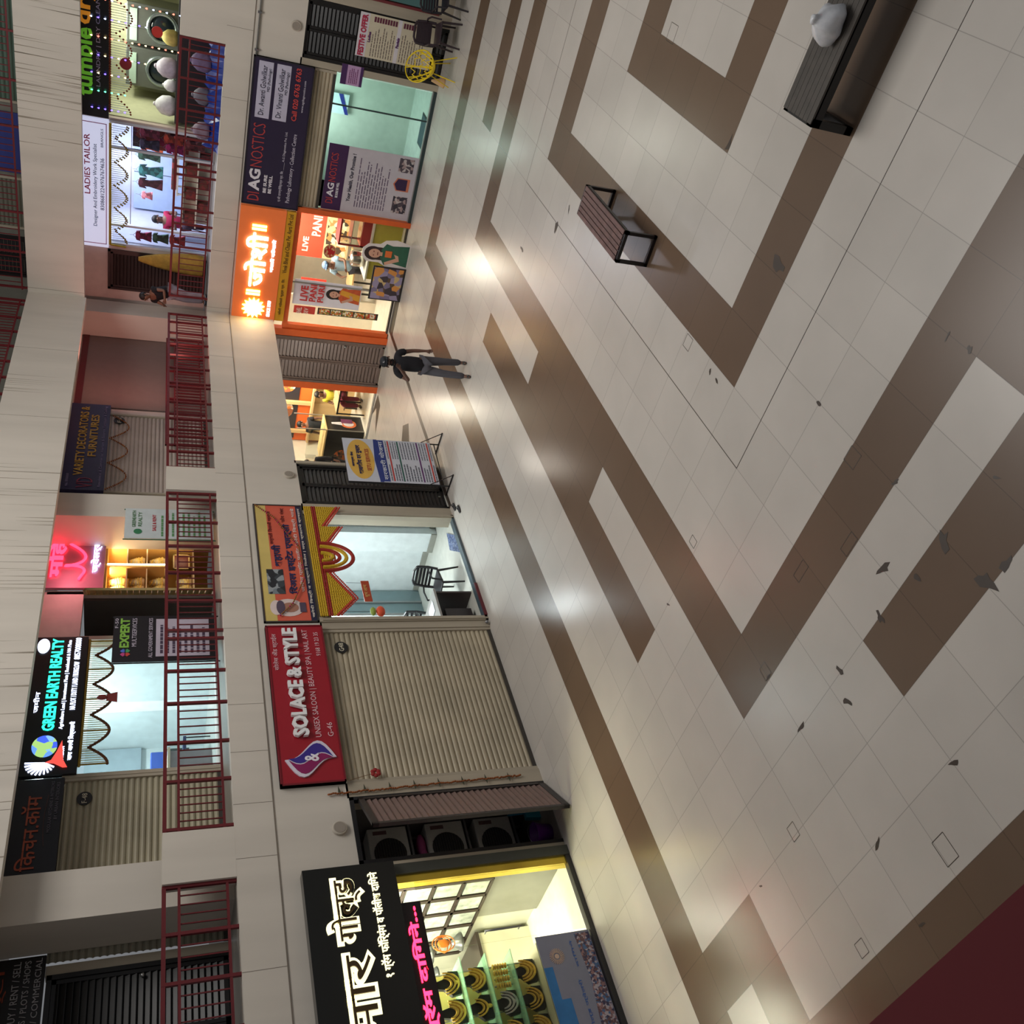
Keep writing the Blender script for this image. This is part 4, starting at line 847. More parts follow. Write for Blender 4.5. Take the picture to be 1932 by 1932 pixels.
# second glazed front
m = MB(); m.fb(R, -16.2, -12.92, .03, 2.95, -.08, -.065); st('window_4', m, glass((240, 240, 232)))
m = MB(); m.fb(R, -16.2, -12.92, 0, .03, -.1, .03); st('trim_8', m, ALU)
OW = mat((232, 110, 46), .5, emit=.0)
m = MB(); m.box((23.2, 12.7, .02), (23.26, 16.28, 2.97)); st('wall_orange_back', m, OW)
t = sign(RF(23.2), -16.2, -12.8, 1.6, 2.6, .002, 'dark menu panels with snack photographs along the orange restaurant wall', (48, 44, 50), .02, name='wall_mural')
for k, (u, s_) in enumerate(((-13.4, 1), (-14.3, 1), (-15.2, 1), (-15.9, .6))): b = MB(); b.disc(RF(23.2), u, 1.98, .3*s_, .023, .027, 18, .26); b.build('printed_plate', mosaic([(236, 230, 226), (226, 180, 140), (230, 130, 60), (240, 236, 236), (150, 90, 60)], 7+k), t)
t = thing('wooden_partition', 'pale wooden posts and ledge along the orange restaurant wall', 'partition', (23.1, 14.4, .02))
for y in (13.9, 14.9, 15.9): b = MB(); b.box((23.08, y-.05, .02), (23.17, y+.05, 2.95)); b.build('post', WOOD, t)
b = MB(); b.box((22.95, 12.75, 1.18), (23.17, 16.2, 1.24)); b.box((23.1, 12.75, .02), (23.17, 16.2, 1.18)); b.build('ledge', WOOD, t)
def ctable(label, x0, x1, y0, y1, z, panels=2, base_=0):
    t = thing('table', label, 'table', ((x0+x1)/2, (y0+y1)/2, .02)); f = .03
    b = MB()
    for k in range(panels): a = y0+(y1-y0)*k/panels; e = y0+(y1-y0)*(k+1)/panels; b.box((x0+f, a+f*.7, z), (x1-f, e-f*.7, z+.015))
    b.build('table_top', mat((190, 156, 112), .5, var=.15), t); b = MB(); b.box((x0, y0, z-.03), (x1, y0+.03, z+.012)); b.box((x0, y1-.03, z-.03), (x1, y1, z+.012)); b.box((x0, y0, z-.03), (x0+.03, y1, z+.012)); b.box((x1-.03, y0, z-.03), (x1, y1, z+.012))
    for k in range(1, panels): a = y0+(y1-y0)*k/panels; b.box((x0, a-.015, z-.03), (x1, a+.015, z+.012))
    b.build('top_frame', BLK, t)
    for x in (x0+.02, x1-.02):
        for y in (y0+.02, y1-.02): b = MB(); b.box((x-.015, y-.015, .02), (x+.015, y+.015, z-.03)); b.build('leg', BLK, t)
ctable('two panel wooden table with black metal frame near the restaurant glass', 21.5, 22.2, 12.95, 14.15, .8)
t = thing('bench', 'pale wooden bench with black legs behind the two panel table', 'bench', (22.6, 14.0, .02)); b = MB(); b.box((22.42, 13.2, .38), (22.8, 14.6, .42)); b.build('seat', mat((150, 120, 96), .5), t)
for y in (13.25, 14.52): b = MB(); b.box((22.44, y, .02), (22.48, y+.03, .38)); b.box((22.74, y, .02), (22.78, y+.03, .38)); b.build('leg', BLK, t)
person('woman in yellow top seated at the restaurant table', (22.5, 14.15, .02), math.radians(-80), sit(), (214, 200, 60), (110, 30, 50), fem=True)
person('person in white cap and maroon top seated behind the restaurant table', (22.55, 13.62, .02), math.radians(-80), sit(), (90, 26, 44), (40, 36, 44), cap=(205, 225, 225))
person('person in black jacket standing behind the restaurant order counter', (22.3, 15.1, .02), math.radians(-80), stand(), (34, 36, 44), (40, 40, 44))
person('person in black top leaning at the left end of the order counter', (20.5, 15.15, .0), math.radians(-100), stand(chest=(0, -.05, 1.22)), (24, 24, 28), (30, 30, 34), sleeve=1.8)
t = thing('order_counter', 'black order counter with printed panels and a glass hood in the restaurant', 'counter', (21.5, 14.8, .02)); b = MB(); b.box((21.15, 14.45, .02), (21.85, 15.6, 1.06)); b.build('body', mat((40, 38, 40), .35), t)
b = MB(); b.box((21.12, 14.42, 1.06), (21.88, 15.63, 1.1)); b.build('counter_top', WOOD, t)
b = MB(); b.box((21.16, 14.46, 1.1), (21.5, 15.58, 1.5)); b.build('glass_hood', glass((235, 240, 235)), t)
b = MB()
for x, y in ((21.14, 14.44), (21.86, 14.44), (21.14, 15.6)): b.box((x-.012, y-.012, .02), (x+.012, y+.012, 1.9))
b.build('steel_edge', ALU, t)
F = RF(21.15); b = MB(); b.disc(F, -15.3, .5, .2, .001, .006, 18, .26); b.build('printed_picture', mosaic([(196, 100, 50), (120, 80, 60), (60, 50, 50)], 12), t)
F = LF(14.45); b = MB(); b.disc(F, 21.5, .42, .2, .001, .006, 18, .22); b.build('orange_disc_print', mat((226, 120, 70), .5), t); b = MB(); b.disc(F, 21.5, .42, .13, .006, .009, 18, .15); b.prism(F, [(21.42, .6), (21.58, .6), (21.54, .9), (21.46, .9)], .006, .009); b.build('white_figure_print', mat((226, 220, 226), .5), t)
b = MB(); b.fb(F, 21.52, 21.72, .3, .62, .01, .012); b.build('purple_print', mat((130, 70, 110), .5), t)

# ---------------------------------------------------------------- diagnostics centre
t = sign(R, -8.2, -5.1, 2.67, 3.9, .002, 'large dark purple diagnostics signboard with two white name panels', (38, 28, 58), .08, frame=(28, 24, 40))
letter(t, R, [('NOSTICS', -7.35, -6.42, 3.54, 3.79)], mat((180, 60, 60), .5), .082, 'red_lettering', bold=-.01)
letter(t, R, [('DI', -8.1, -7.92, 3.54, 3.79), ], mat((180, 60, 60), .5), .082, 'red_lettering'); letter(t, R, [('AG', -7.88, -7.4, 3.55, 3.79), ('BE SURE', -7.9, -7.5, 3.40, 3.47), ('BE WELL', -7.9, -7.5, 3.29, 3.36)], mat((226, 222, 230), .5), .082, 'white_lettering', bold=.035)
letter(t, R, [('Pathology Laboratory - Collection Centre', -8.05, -6.52, 2.85, 2.96), ('ए.जी डायग्नोस्टिक्स प्रा. लि. _____ A.G Diagnostics Pvt. Ltd.', -8.05, -6.5, 3.06, 3.14), ('www.agdiagnostics.com', -6.05, -5.4, 2.8, 2.86)], mat((206, 200, 214), .5), .082, 'small_lettering')
letter(t, R, [('Call 020 6763 6763', -6.25, -5.18, 2.93, 3.04)], mat((206, 70, 64), .5), .082, 'phone_lettering', bold=.02)
for k, (z, s_) in enumerate(((3.54, 'Dr. Awanti Golwilkar'), (3.18, 'Dr. Vinanti Golwilkar'))):
    b = MB(); b.fb(R, -6.3, -5.17, z-.04, z+.25, .082, .09); pn = b.build('name_panel', mat((190, 186, 206), .5), t)
    b = MB(); put(b, s_, R, -6.24, -5.25, z+.08, z+.19, .091); put(b, 'MD (Pathology)', R, -5.75, -5.3, z-.02, z+.05, .091); b.build('panel_lettering', mat((40, 36, 60), .5), pn, recalc=False)
shutter(R, -8.16, -5.12, 2.2, 2.66, -.06, 'partly lowered roller shutter under the purple diagnostics signboard', pitch=.09)
t = None
MINT = mat((206, 216, 208), .6)
room('diagnostics', R, -8.1, -5.15, 0, 2.7, 1.9, MINT, mat((196, 206, 202), .25), MINT); lamp(R, -6.4, 2.66, -.9, 1.2, .4, 36, (.88, 1, .95), 'diagnostics centre')
m = MB(); m.fb(R, -6.6, -5.76, .06, 2.2, -.09, -.075); m.fb(R, -8.1, -6.6, .06, 2.2, -.09, -.075); st('window_5', m, glass((224, 238, 232)))
m = MB(); m.fb(R, -5.76, -5.15, .06, 2.2, -.08, -.065); st('door_2', m, glass((214, 232, 224)))
m = MB(); m.fb(R, -8.16, -5.12, 0, .07, -.1, .0); m.fb(R, -5.79, -5.76, .06, 2.2, -.09, -.06); m.k = 1; m.fb(R, -8.16, -5.12, .07, .09, -.1, -.02); st('trim_9', m, [mat((44, 60, 62), .3), ALU])
t = poster(R, -8.1, -6.6, .08, 2.14, -.06, 'tall diagnostics window poster with purple heading and rows of print', (196, 190, 198)); b = MB(); b.fb(R, -8.1, -6.6, 1.7, 2.14, -.053, -.05); b.build('purple_band', mat((62, 30, 76), .5), t)
letter(t, R, [('DI', -7.95, -7.82, 1.9, 2.06), ('NOSTICS', -7.45, -6.8, 1.9, 2.06)], mat((180, 60, 60), .5), -.048, 'red_lettering'); letter(t, R, [('AG', -7.8, -7.48, 1.91, 2.06), ('BE SURE BE WELL', -7.8, -7.45, 1.8, 1.86)], mat((226, 222, 230), .5), -.048, 'white_lettering', bold=.03)
letter(t, R, [('Your Health, Our Promise !', -7.85, -6.75, 1.5, 1.6)], mat((40, 36, 60), .5), -.052, 'heading', bold=.02)
rows(t, R, -7.95, -6.7, .68, 1.42, 12, mat((110, 96, 120), .6), -.053, .35, .4)
for a, e in ((-7.95, -7.55), (-6.98, -6.66)): b = MB(); b.fb(R, a, e, .18, .52, -.053, -.05); b.build('printed_photo', mosaic([(80, 70, 80), (160, 140, 140), (50, 46, 60), (190, 180, 180)], 14), t)
b = MB(); b.prism(R, [(-7.42, .5), (-7.27, .58), (-7.12, .5), (-7.12, .2), (-7.42, .2)], -.053, -.05); b.build('badge_border', mat((206, 120, 90), .5), t); b = MB(); b.prism(R, [(-7.4, .48), (-7.27, .55), (-7.14, .48), (-7.14, .26), (-7.4, .26)], -.05, -.048); b.build('badge_centre', mat((50, 30, 70), .5), t)
t = sign(R, -6.45, -6.0, 1.55, 2.1, -1.8, 'blue edged notice on the inner wall of the diagnostics centre', (200, 220, 230), .01, name='notice'); b = MB(); b.prism(R, [(-6.45, 1.6), (-6.0, 1.8), (-6.0, 1.7), (-6.45, 1.52)], -1.785, -1.78); b.build('blue_stripe', mat((40, 50, 140), .5), t)
t = sign(R, -5.32, -4.92, 1.66, 2.12, .0, 'small pink and purple opening hours plate beside the diagnostics door', (186, 150, 190), .012, name='hours_plate'); b = MB(); b.fb(R, -5.32, -4.92, 2.0, 2.12, .013, .015); b.fb(R, -5.32, -4.92, 1.66, 1.72, .013, .015); b.build('purple_band', mat((70, 36, 90), .5), t); rows(t, R, -5.28, -4.96, 1.76, 1.96, 5, mat((120, 60, 110), .5), .013)
t = thing('entrance_mat', 'dark blue grey rubber mat on the floor just inside the diagnostics door', 'door mat', R.P(-6.05, .02, -.35)); b = MB(); b.fb(R, -6.45, -5.8, .022, .035, -.75, -.2); b.build('mat_surface', mat((52, 74, 84), .7), t); b = MB(); b.fb(R, -6.48, -5.77, .021, .028, -.78, -.17); b.build('mat_border', BLK, t)

# ---------------------------------------------------------------- black louvred doors with festive offer poster
louvre_door(R, -4.96, -3.84, 0, 2.98, -.04, 'black louvred double door behind the festive offer poster', (19, 18, 19))
t = poster(R, -4.7, -3.86, .3, 1.9, .03, 'tall cream FESTIVE OFFER price poster on the black louvred door', (206, 196, 172)); letter(t, R, [('FESTIVE OFFER', -4.68, -3.89, 1.74, 1.86)], mat((176, 30, 70), .5), .008, 'heading', bold=.04)
b = MB(); b.fb(R, -4.7, -3.86, 1.7, 1.9, .0365, .0375); b.fb(R, -4.7, -3.86, 1.02, 1.1, .0365, .0375); b.build('white_band', mat((214, 208, 214), .5), t)
letter(t, R, [('FESTIVE OFFER', -4.68, -3.89, 1.74, 1.86), ], mat((176, 30, 70), .5), .039, 'heading', bold=.04); letter(t, R, [('Ladies', -4.4, -4.2, 1.635, 1.69), ('Facials', -4.4, -4.2, 1.03, 1.09)], mat((90, 40, 100), .5), .039, 'subheading', bold=.04)
for a, e in ((1.12, 1.62), (.5, 1.0)):
    rows(t, R, -4.66, -4.05, a, e, 9, mat((110, 96, 90), .6), .037, .3, .5)
    for k in range(9): b = MB(); zz = a+(e-a)*k/9; b.fb(R, -4.0, -3.9, zz, zz+.042, .037, .039); b.build('price_box', mat((96, 36, 60), .5), t)
m = MB(); m.fb(R, -3.6, 0, .4, 2.0, -.09, -.075); st('window_6', m, glass((120, 160, 150))); m = MB(); m.fb(R, -3.6, 1, 0, .4, -.1, 0); m.fb(R, -3.6, 1, 2.0, 2.98, -.1, 0); st('wall_far_end', m, PL)
m = MB(); m.fb(R, -3.62, -3.57, .3, 2.05, -.1, .03); st('trim_10', m, mat((110, 40, 44), .5)); m = MB(); m.fb(R, -3.6, 1, .3, 2.4, -1.6, -1.5); st('wall_far_interior', m, mat((90, 130, 120), .6))
# chairs along the wall
t = lthing('wire_chair', 'bright yellow lattice shell chair with thin splayed legs by the black doors', 'chair', (19.95, 4.45, 0), math.radians(-62)); YM = mat((232, 202, 24), .35, var=.05)
def shell(a, h):   # scoop shell point
    r = .27+.05*h; y = .03-math.cos(a)*r*.95; z = .42+.42*max(0, h)*(.5-.5*math.cos(a-PI))*1.0
    return Vector((math.sin(a)*r, -y*1.0+(.1*h*(.5+.5*math.cos(a))), z))
def sh(a, h): # a around, 0 = back; h 0 centre of the seat .. 1 rim
    up = .5+.5*math.cos(a); return Vector((math.sin(a)*.31*h, .28*h*math.cos(a)+.08*h*up, .42+(h**2)*(.02+.42*up)+ (0 if h < .5 else (h-.5)*.12)))
b = MB(); b.tube([sh(2*PI*i/28, 1) for i in range(28)], .013, 6, closed=True); b.build('shell_rim', YM, t)
b = MB(); random.seed(11)
for i in range(14):
    a = 2*PI*i/14; b.tube([sh(a+.25*math.sin(i*2.1+h*3), h) for h in (.15, .4, .6, .8, 1)], .011, 5)
for h in (.3, .5, .67, .84): b.tube([sh(2*PI*i/26, h+.05*math.sin(i*2.4+h*9)) for i in range(26)], .011, 5, closed=True)
b.build('lattice_shell', YM, t)
for s in (-1, 1):
    for q in (-1, 1): b = MB(); b.tube([(s*.12, q*.1, .43), (s*.24, q*.24, 0)], .011, 6); b.build('leg', YM, t)
plastic_chair('dark brown slatted plastic armchair beside the yellow lattice chair', (20.1, 3.82, 0), math.radians(-70), (52, 40, 46), back=7)
plastic_chair('dark plastic armchair at the far end of the chair row, beyond the brown one', (20.05, 3.15, 0), math.radians(-60), (40, 36, 42), back=6)
t = thing('traffic_cone', 'small faded pale cone on the floor beneath the yellow chair', 'cone', (20.2, 4.78, 0)); b = MB(); b.lathe((20.45, 4.8, 0), [(.11, 0), (.1, .02), (.02, .28)], 14); b.build('cone_body', mat((214, 170, 120), .6), t)
t = thing('cable_conduit', 'grey conduit pipe running along the far fascia above the signboards', 'conduit', R.P(-4, 3.86, .02)); b = MB(); b.tube([R.P(-5.1, 3.86, .03), R.P(2, 3.84, .03)], .018, 8); b.build('pipe', mat((120, 120, 116), .5), t)
for u in (-5.0, -4.3, -3.6): b = MB(); b.fb(R, u-.02, u+.02, 3.82, 3.9, 0, .055); b.build('clip', STEEL, t)
# ---------------------------------------------------------------- first floor railings
FL2 = 4.44
BAL = None
def railing(F, u0, u1, posts, label, z=4.46, h=.87, d=-.06, gap=.13, ends=(0, 0)):
    global BAL
    t = thing('balcony_railing', label, 'railing', F.P((u0+u1)/2, z, d)); off = F.P((u0+u1)/2, z, d)
    for zz, r in ((z+h, .024), (z+h-.18, .016), (z+.13, .016)): b = MB(); b.fb(F, u0, u1, zz-r*2, zz, d-.02, d+.02); b.build('rail', RED, t)
    for p in posts: b = MB(); b.fb(F, p-.02, p+.02, z-.02, z+h, d-.022, d+.022); b.build('post', RED, t)
    b = MB(); b.fb(F, -.007, .007, z+.13, z+h-.2, d-.008, d+.008)
    me = None; ps = sorted(posts)
    for a, c in zip(ps, ps[1:]):
        n = max(1, round((c-a)/gap))
        for k in range(1, n):
            u = a+(c-a)*k/n
            if me is None:
                b = MB(); b.fb(F, u-.007, u+.007, z+.13, z+h-.2, d-.008, d+.008); o = b.build('baluster', RED, t); me = o; ub = u
            else:
                o = me.copy(); C.objects.link(o); o.parent = t; o.location = F.u*(u-ub)
    return t
railing(L, .5, 6.2, [6.18, 5.59, 5.02, 4.45, 3.88, 3.31, 2.7, 2.1, 1.5, .9, .52], 'dark red balcony railing left of the first parapet pier, above the jewellery sign')
railing(L, 6.92, 13.86, [6.96, 7.68, 8.31, 9.0, 9.61, 10.26, 10.43, 11.08, 11.74, 12.4, 13.03, 13.67, 13.84], 'dark red balcony railing between the two parapet piers of the left wing')
railing(L, 14.6, 20.6, [14.62, 15.13, 15.64, 16.25, 16.85, 17.44, 17.59, 18.19, 18.75, 19.22, 19.7, 20.2, 20.58], 'dark red balcony railing above the passage up to the inner corner')
railing(LF(12.2), 16.9, 21.4, [16.92, 17.5, 18.1, 18.7, 19.3, 19.9, 20.5, 21.1, 21.38], 'second dark red railing standing behind the corner balcony railing', d=.0)
railing(R, -10.75, -5.05, [-10.73, -9.5, -8.95, -8.6, -7.84, -7.67, -7.05, -6.46, -5.84, -5.29, -5.07], 'dark red balcony railing of the far wing in front of the tailor and laundry')
railing(R, -11.0, 2, [-10.95, -10.1, -9.2, -8.3, -7.4, -6.5, -5.6, -4.7, -3.8, -2.9, -2, -1, 0, 1, 1.98], 'dark red railing of the second floor on the far wing', z=8.27)
railing(L, 12.5, 20.5, [12.52, 13.1, 13.7, 14.3, 14.9, 15.5, 16.1, 16.7, 17.3, 17.9, 18.5, 19.1, 19.7, 20.3, 20.48], 'dark red railing of the second floor above the left wing', z=8.27)
# ---------------------------------------------------------------- first floor shops, left wing (front plane Y = 12.4)
S1 = LF(12.4); S2 = RF(22.3)
PINKLITW = mat((206, 190, 182), .6)  # pink neon light worked into the wall colour as a pale tint
def wall1(u0, u1, z0, z1, mm=WALL, F=S1, nm='wall_gallery', d0=-.15, d1=0): m = MB(); m.fb(F, u0, u1, z0, z1, d0, d1); return st(nm, m, mm)
# shop at the very left: black doors and sign
louvre_door(S1, 4.2, 5.95, 4.46, 6.6, .0, 'black louvred door on the first floor left of the square pillar', (30, 29, 30))
wall1(5.95, 6.08, 4.46, 6.62, PL); shutter(S1, 6.08, 7.2, 4.46, 6.62, .0, 'grey ribbed shutter partly hidden behind the square pillar', (150, 146, 130), rails=False)
t = sign(S1, 4.0, 6.2, 6.62, 7.38, .01, 'black property signboard offering to buy and rent, at the left end upstairs', (22, 20, 22), .04)
letter(t, S1, [('BUY / RENT / SELL', 5.38, 6.15, 6.89, 6.97), ('FLATS / PLOTS / SHOPS', 5.2, 6.15, 6.78, 6.85), ('RESIDENTIAL / COMMERCIAL', 4.7, 6.17, 6.66, 6.73)], mat((170, 168, 172), .5), .052)
letter(t, S1, [('प्रॉपर्टी', 4.8, 6.1, 7.02, 7.2)], mat((150, 60, 30), .5), .052, 'orange_lettering')
wall1(4, 7.3, 7.2, 7.6)
# kitchen showroom: black sign and closed shutter F-48
shutter(S1, 7.2, 8.78, 4.46, 6.615, .0, 'closed ribbed shutter upstairs with the round F48 plate', (168, 160, 136))
wall1(7.2, 8.78, 4.46, 7.2, BLK, d0=-.3, d1=-.2)
plate(S1, 8.43, 6.34, .025, 'F-48', 'round black unit number plate on the upstairs shutter', .11)
t = sign(S1, 7.22, 8.78, 6.62, 7.38, .01, 'dull black kitchen showroom signboard with dark orange Marathi letters', (24, 26, 36), .06)
letter(t, S1, [('किचन.कॉम', 7.35, 8.5, 6.88, 7.12)], mat((158, 74, 48), .5), .075, bold=.01)
letter(t, S1, [('MODULAR KITCHENS & INTERIORS', 7.9, 8.72, 6.74, 6.78), ('BY URBAN INTERIORS', 8.1, 8.7, 6.67, 6.71)], mat((110, 108, 120), .5), .075, 'small_lettering')
b = MB(); b.tube([S1.P(7.7+.1*k, 6.8+.03*math.sin(PI*k/8), .075) for k in range(9)], .004, 4); b.build('swoosh', mat((90, 50, 44), .5), t)
# realty office
room('realty', S1, 8.84, 11.48, 4.46, 7.15, 3.0, mat((220, 228, 229), .6), mat((205, 205, 200), .3), mat((224, 228, 228), .6)); lamp(S1, 10.2, 7.1, -1.3, 1.3, .6, 66, (.90, .985, 1), 'upstairs realty office')
t = sign(S1, 8.82, 11.5, 6.47, 7.4, .02, 'black backlit realty signboard with large glowing turquoise letters', (10, 10, 18), .08, .3)
letter(t, S1, [('GREEN EARTH REALTY', 9.6, 11.46, 6.83, 7.0)], mat((60, 255, 200), .5, emit=2.4, var=0, ecol=(40, 245, 190)), .105, 'turquoise_lettering', bold=.03)
CW = mat((215, 225, 255), .5, emit=2.6, var=0)
letter(t, S1, [('Agriculture Land | Investment Plots | Residential & NA Plots', 9.62, 11.42, 6.70, 6.77), ('NA PLOT / DUTY / LAND / BUNGLOW', 9.98, 10.95, 6.57, 6.65), ('8857008000', 11.0, 11.47, 6.57, 6.66), ('MYVISION', 9.0, 9.3, 6.66, 6.72), ('जागा आमची विश्वासाची', 9.05, 9.75, 6.53, 6.63), ('जमीन', 9.95, 10.35, 7.08, 7.16)], CW, .105, 'white_lettering', bold=.01)
b = MB(); b.disc(S1, 11.3, 7.12, .15, .1, .12, 24, .09); b.build('glowing_oval', CW, t)
b = MB(); b.disc(S1, 9.32, 6.93, .19, .1, .115, 28, .17); g_ = b.build('globe', mosaic([(90, 140, 235), (60, 90, 220), (150, 190, 110), (120, 170, 240)], 8, emit=1.4), t)
b = MB()
for k in range(11): a = PI*(.35+.9*k/10); b.tube([S1.P(9.02, 6.9, .11), S1.P(9.02+.2*math.cos(a+.4), 6.96+.2*math.sin(a+.4), .11)], .013, 5)
b.build('glowing_tree', CW, t); b = MB(); b.prism(S1, [(8.92, 6.6), (9.05, 6.66), (9.4, 6.7), (9.2, 6.76), (9.06, 6.82), (9.02, 6.9), (9.0, 6.78), (8.92, 6.66)], .115, .125); b.build('red_trunk', mat((235, 80, 70), .5, emit=1.2, var=0), t)
t = thing('door_toran', 'dried flower and bead curtain hanging under the backlit realty signboard', 'toran', S1.P(10.2, 6.45, .06))
b1, b2, b3 = MB(), MB(), MB()
def zig(q): x = (q*4.0) % 1; return .12+.26*(1-abs(2*x-1)) if 1 else 0
n = 60
for i in range(n+1):
    q = i/n; u = 8.98+2.44*q; dl = .12+.27*abs(math.cos(q*4*PI/1.0)) ; b1.tube([S1.P(u, 6.46, .06), S1.P(u, 6.47-dl, .06)], .006, 4, cap=False)
    b2.ball(S1.P(u, 6.46-dl, .065), (.026, .026, .024), 6, 4); b2.ball(S1.P(u+.02, 6.46-(.12+.27*abs(math.cos((i+.5)/n*4*PI))), .065), (.024, .024, .022), 6, 4)
b3.tube([S1.P(8.95, 6.45, .07), S1.P(11.45, 6.45, .07)], .022, 6)
for k in range(5): b3.tube([S1.P(8.98+.61*k, 6.45, .07), S1.P(8.98+.61*k, 6.08, .07)], .014, 6)
b1.build('bead_strings', mat((206, 200, 150), .6), t, recalc=False); b2.build('dried_flowers', mat((104, 62, 30), .8, var=.4, sc=40), t, recalc=False); b3.build('yellow_ropes', mat((160, 130, 36), .7, var=.3, sc=50), t)
t = thing('hanging_idol', 'small red and gold hanging charm in the middle of the realty doorway', 'decoration', S1.P(10.2, 6.2, .1)); b = MB(); b.ball(S1.P(10.2, 6.2, .1), (.05, .03, .08)); b.prism(S1, [(10.14, 6.14), (10.26, 6.14), (10.3, 5.98), (10.1, 5.98)], .09, .1); b.build('charm', mat((150, 60, 56), .6), t)
m = MB(); m.fb(S1, 8.86, 10.2, 4.5, 6.4, -.3, -.29); m.fb(S1, 10.25, 11.45, 4.5, 6.4, -.1, -.09); st('window_7', m, glass((228, 240, 240)))
m = MB(); m.fb(S1, 8.78, 8.84, 4.46, 6.66, -.1, .05); m.fb(S1, 11.48, 11.56, 4.46, 6.66, -.1, .05); st('trim_11', m, PL)
m = MB(); m.fb(S1, 9.25, 9.95, 5.35, 6.35, -2.99, -2.95); m.fb(S1, 10.35, 10.45, 4.5, 7.1, -2.99, -2.6); m.fb(S1, 10.9, 11.44, 5.6, 7.0, -2.99, -2.9); st('wall_realty_panels', m, mat((168, 182, 190), .5))
t = thing('office_table', 'pale brown reception table inside the upstairs realty office', 'table', S1.P(9.6, 4.46, -1.2)); b = MB(); b.fb(S1, 9.0, 10.1, 4.48, 5.15, -1.3, -1.25); b.build('front_panel', mat((150, 140, 144), .5), t); b = MB(); b.fb(S1, 8.95, 10.15, 5.15, 5.19, -1.8, -1.2); b.build('table_top', mat((225, 205, 180), .4), t)
t = thing('office_chair', 'blue backed office chair behind the reception table upstairs', 'chair', S1.P(10.4, 4.48, -1.6)); b = MB(); b.fb(S1, 10.2, 10.55, 5.0, 5.45, -1.9, -1.85); b.build('backrest', mat((70, 100, 190), .6), t, bevel=.02); b = MB(); b.fb(S1, 10.2, 10.55, 4.88, 4.93, -1.85, -1.45); b.build('seat', mat((50, 60, 100), .6), t)
for u in (10.22, 10.53):
    for d in (-1.83, -1.47): b = MB(); b.tube([S1.P(u, 4.88, d), S1.P(u, 4.48, d)], .012, 6); b.build('leg', BLK, t)
t = sign(S1, 11.0, 11.4, 4.75, 5.15, -2.95, 'dark notice panel on the back wall of the upstairs realty office', (70, 76, 74), .02, name='notice'); t = sign(S1, 10.6, 10.9, 4.75, 5.2, -2.95, 'blue and white poster on the back wall of the upstairs realty office', (80, 150, 205), .02, name='poster')
b = MB(); b.fb(S1, 10.62, 10.88, 5.0, 5.18, -2.929, -2.925); b.build('white_patch', mat((210, 225, 235), .5), t)
t = thing('wall_shelf', 'small shelf of colourful trinkets at the left wall of the realty office', 'shelf', S1.P(8.95, 5.9, -.5)); b = MB(); b.fb(S1, 8.86, 9.06, 5.9, 5.93, -.8, -.3); b.build('board', SHW, t); b = MB(); b.fb(S1, 8.9, 9.0, 5.93, 6.08, -.5, -.4); b.build('red_trinket', mat((200, 60, 50), .5), t); b = MB(); b.fb(S1, 8.9, 9.0, 5.93, 6.04, -.66, -.56); b.build('green_trinket', mat((120, 170, 60), .5), t)
# dark niche beside it, louvred leaf with the jeweller's light put into its golden colour
wall1(11.56, 12.66, 6.62, 7.6, PINKLITW); wall1(12.6, 12.68, 4.46, 7.2, PINKLITW)
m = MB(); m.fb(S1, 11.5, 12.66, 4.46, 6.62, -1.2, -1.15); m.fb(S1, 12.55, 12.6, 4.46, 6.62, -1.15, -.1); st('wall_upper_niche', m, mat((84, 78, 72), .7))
t = thing('louvred_door', 'narrow louvred door leaf standing open beside the upstairs jewellery display', 'door', S1.P(12.4, 4.46, 0)); F = Fr(S1.P(12.3, 0, .42), Vector((.3, .42, 0))); b = MB(); louvre_leaf(b, F, 0, .5, 4.5, 6.58, 0, .1, .02); b.build('door_leaf', mat((176, 152, 100), .4), t, recalc=False)
t = thing('standing_banner', 'black standing banner with green EXPERT heading behind the balcony railing', 'banner', S1.P(11.4, 4.46, .5)); F = LF(11.75)
b = MB(); b.fb(F, 10.42, 11.42, 4.5, 6.08, 0, .01); b.build('sheet', mat((26, 22, 28), .4), t)
letter(t, F, [('EXPERT', 10.72, 11.36, 5.84, 5.98)], mat((130, 180, 70), .5), .012, 'green_lettering', bold=.04); letter(t, F, [('MULTISERVICES', 10.74, 11.36, 5.73, 5.80), ('F-50', 11.15, 11.36, 6.01, 6.06), ('ALL GOVERNMENT SERVICES', 10.5, 11.36, 5.49, 5.55)], mat((190, 180, 194), .5), .012, 'white_lettering')
b = MB(); b.fb(F, 10.52, 11.34, 4.62, 5.44, .012, .016); b.build('white_panel', mat((186, 176, 190), .5), t); rows(t, F, 10.58, 11.3, 4.66, 5.4, 8, mat((70, 56, 76), .6), .017, .45, .3)
for k, cc in enumerate(((200, 70, 60), (70, 150, 90), (80, 110, 200), (190, 70, 130))): b = MB(); u = 10.58+.07*(k in (1, 2))-.0; z = 5.86+.06*(k > 1); b.prism(F, [(u-.045, z), (u, z-.045), (u+.045, z), (u, z+.045)], .012, .016); b.build('logo_diamond', mat(cc, .5), t)
b = MB()
for u in (10.42, 11.42): b.tube([F.P(u, 4.46, -.02), F.P(u, 6.1, -.02)], .012, 6)
b.build('stand_frame', BLK, t)
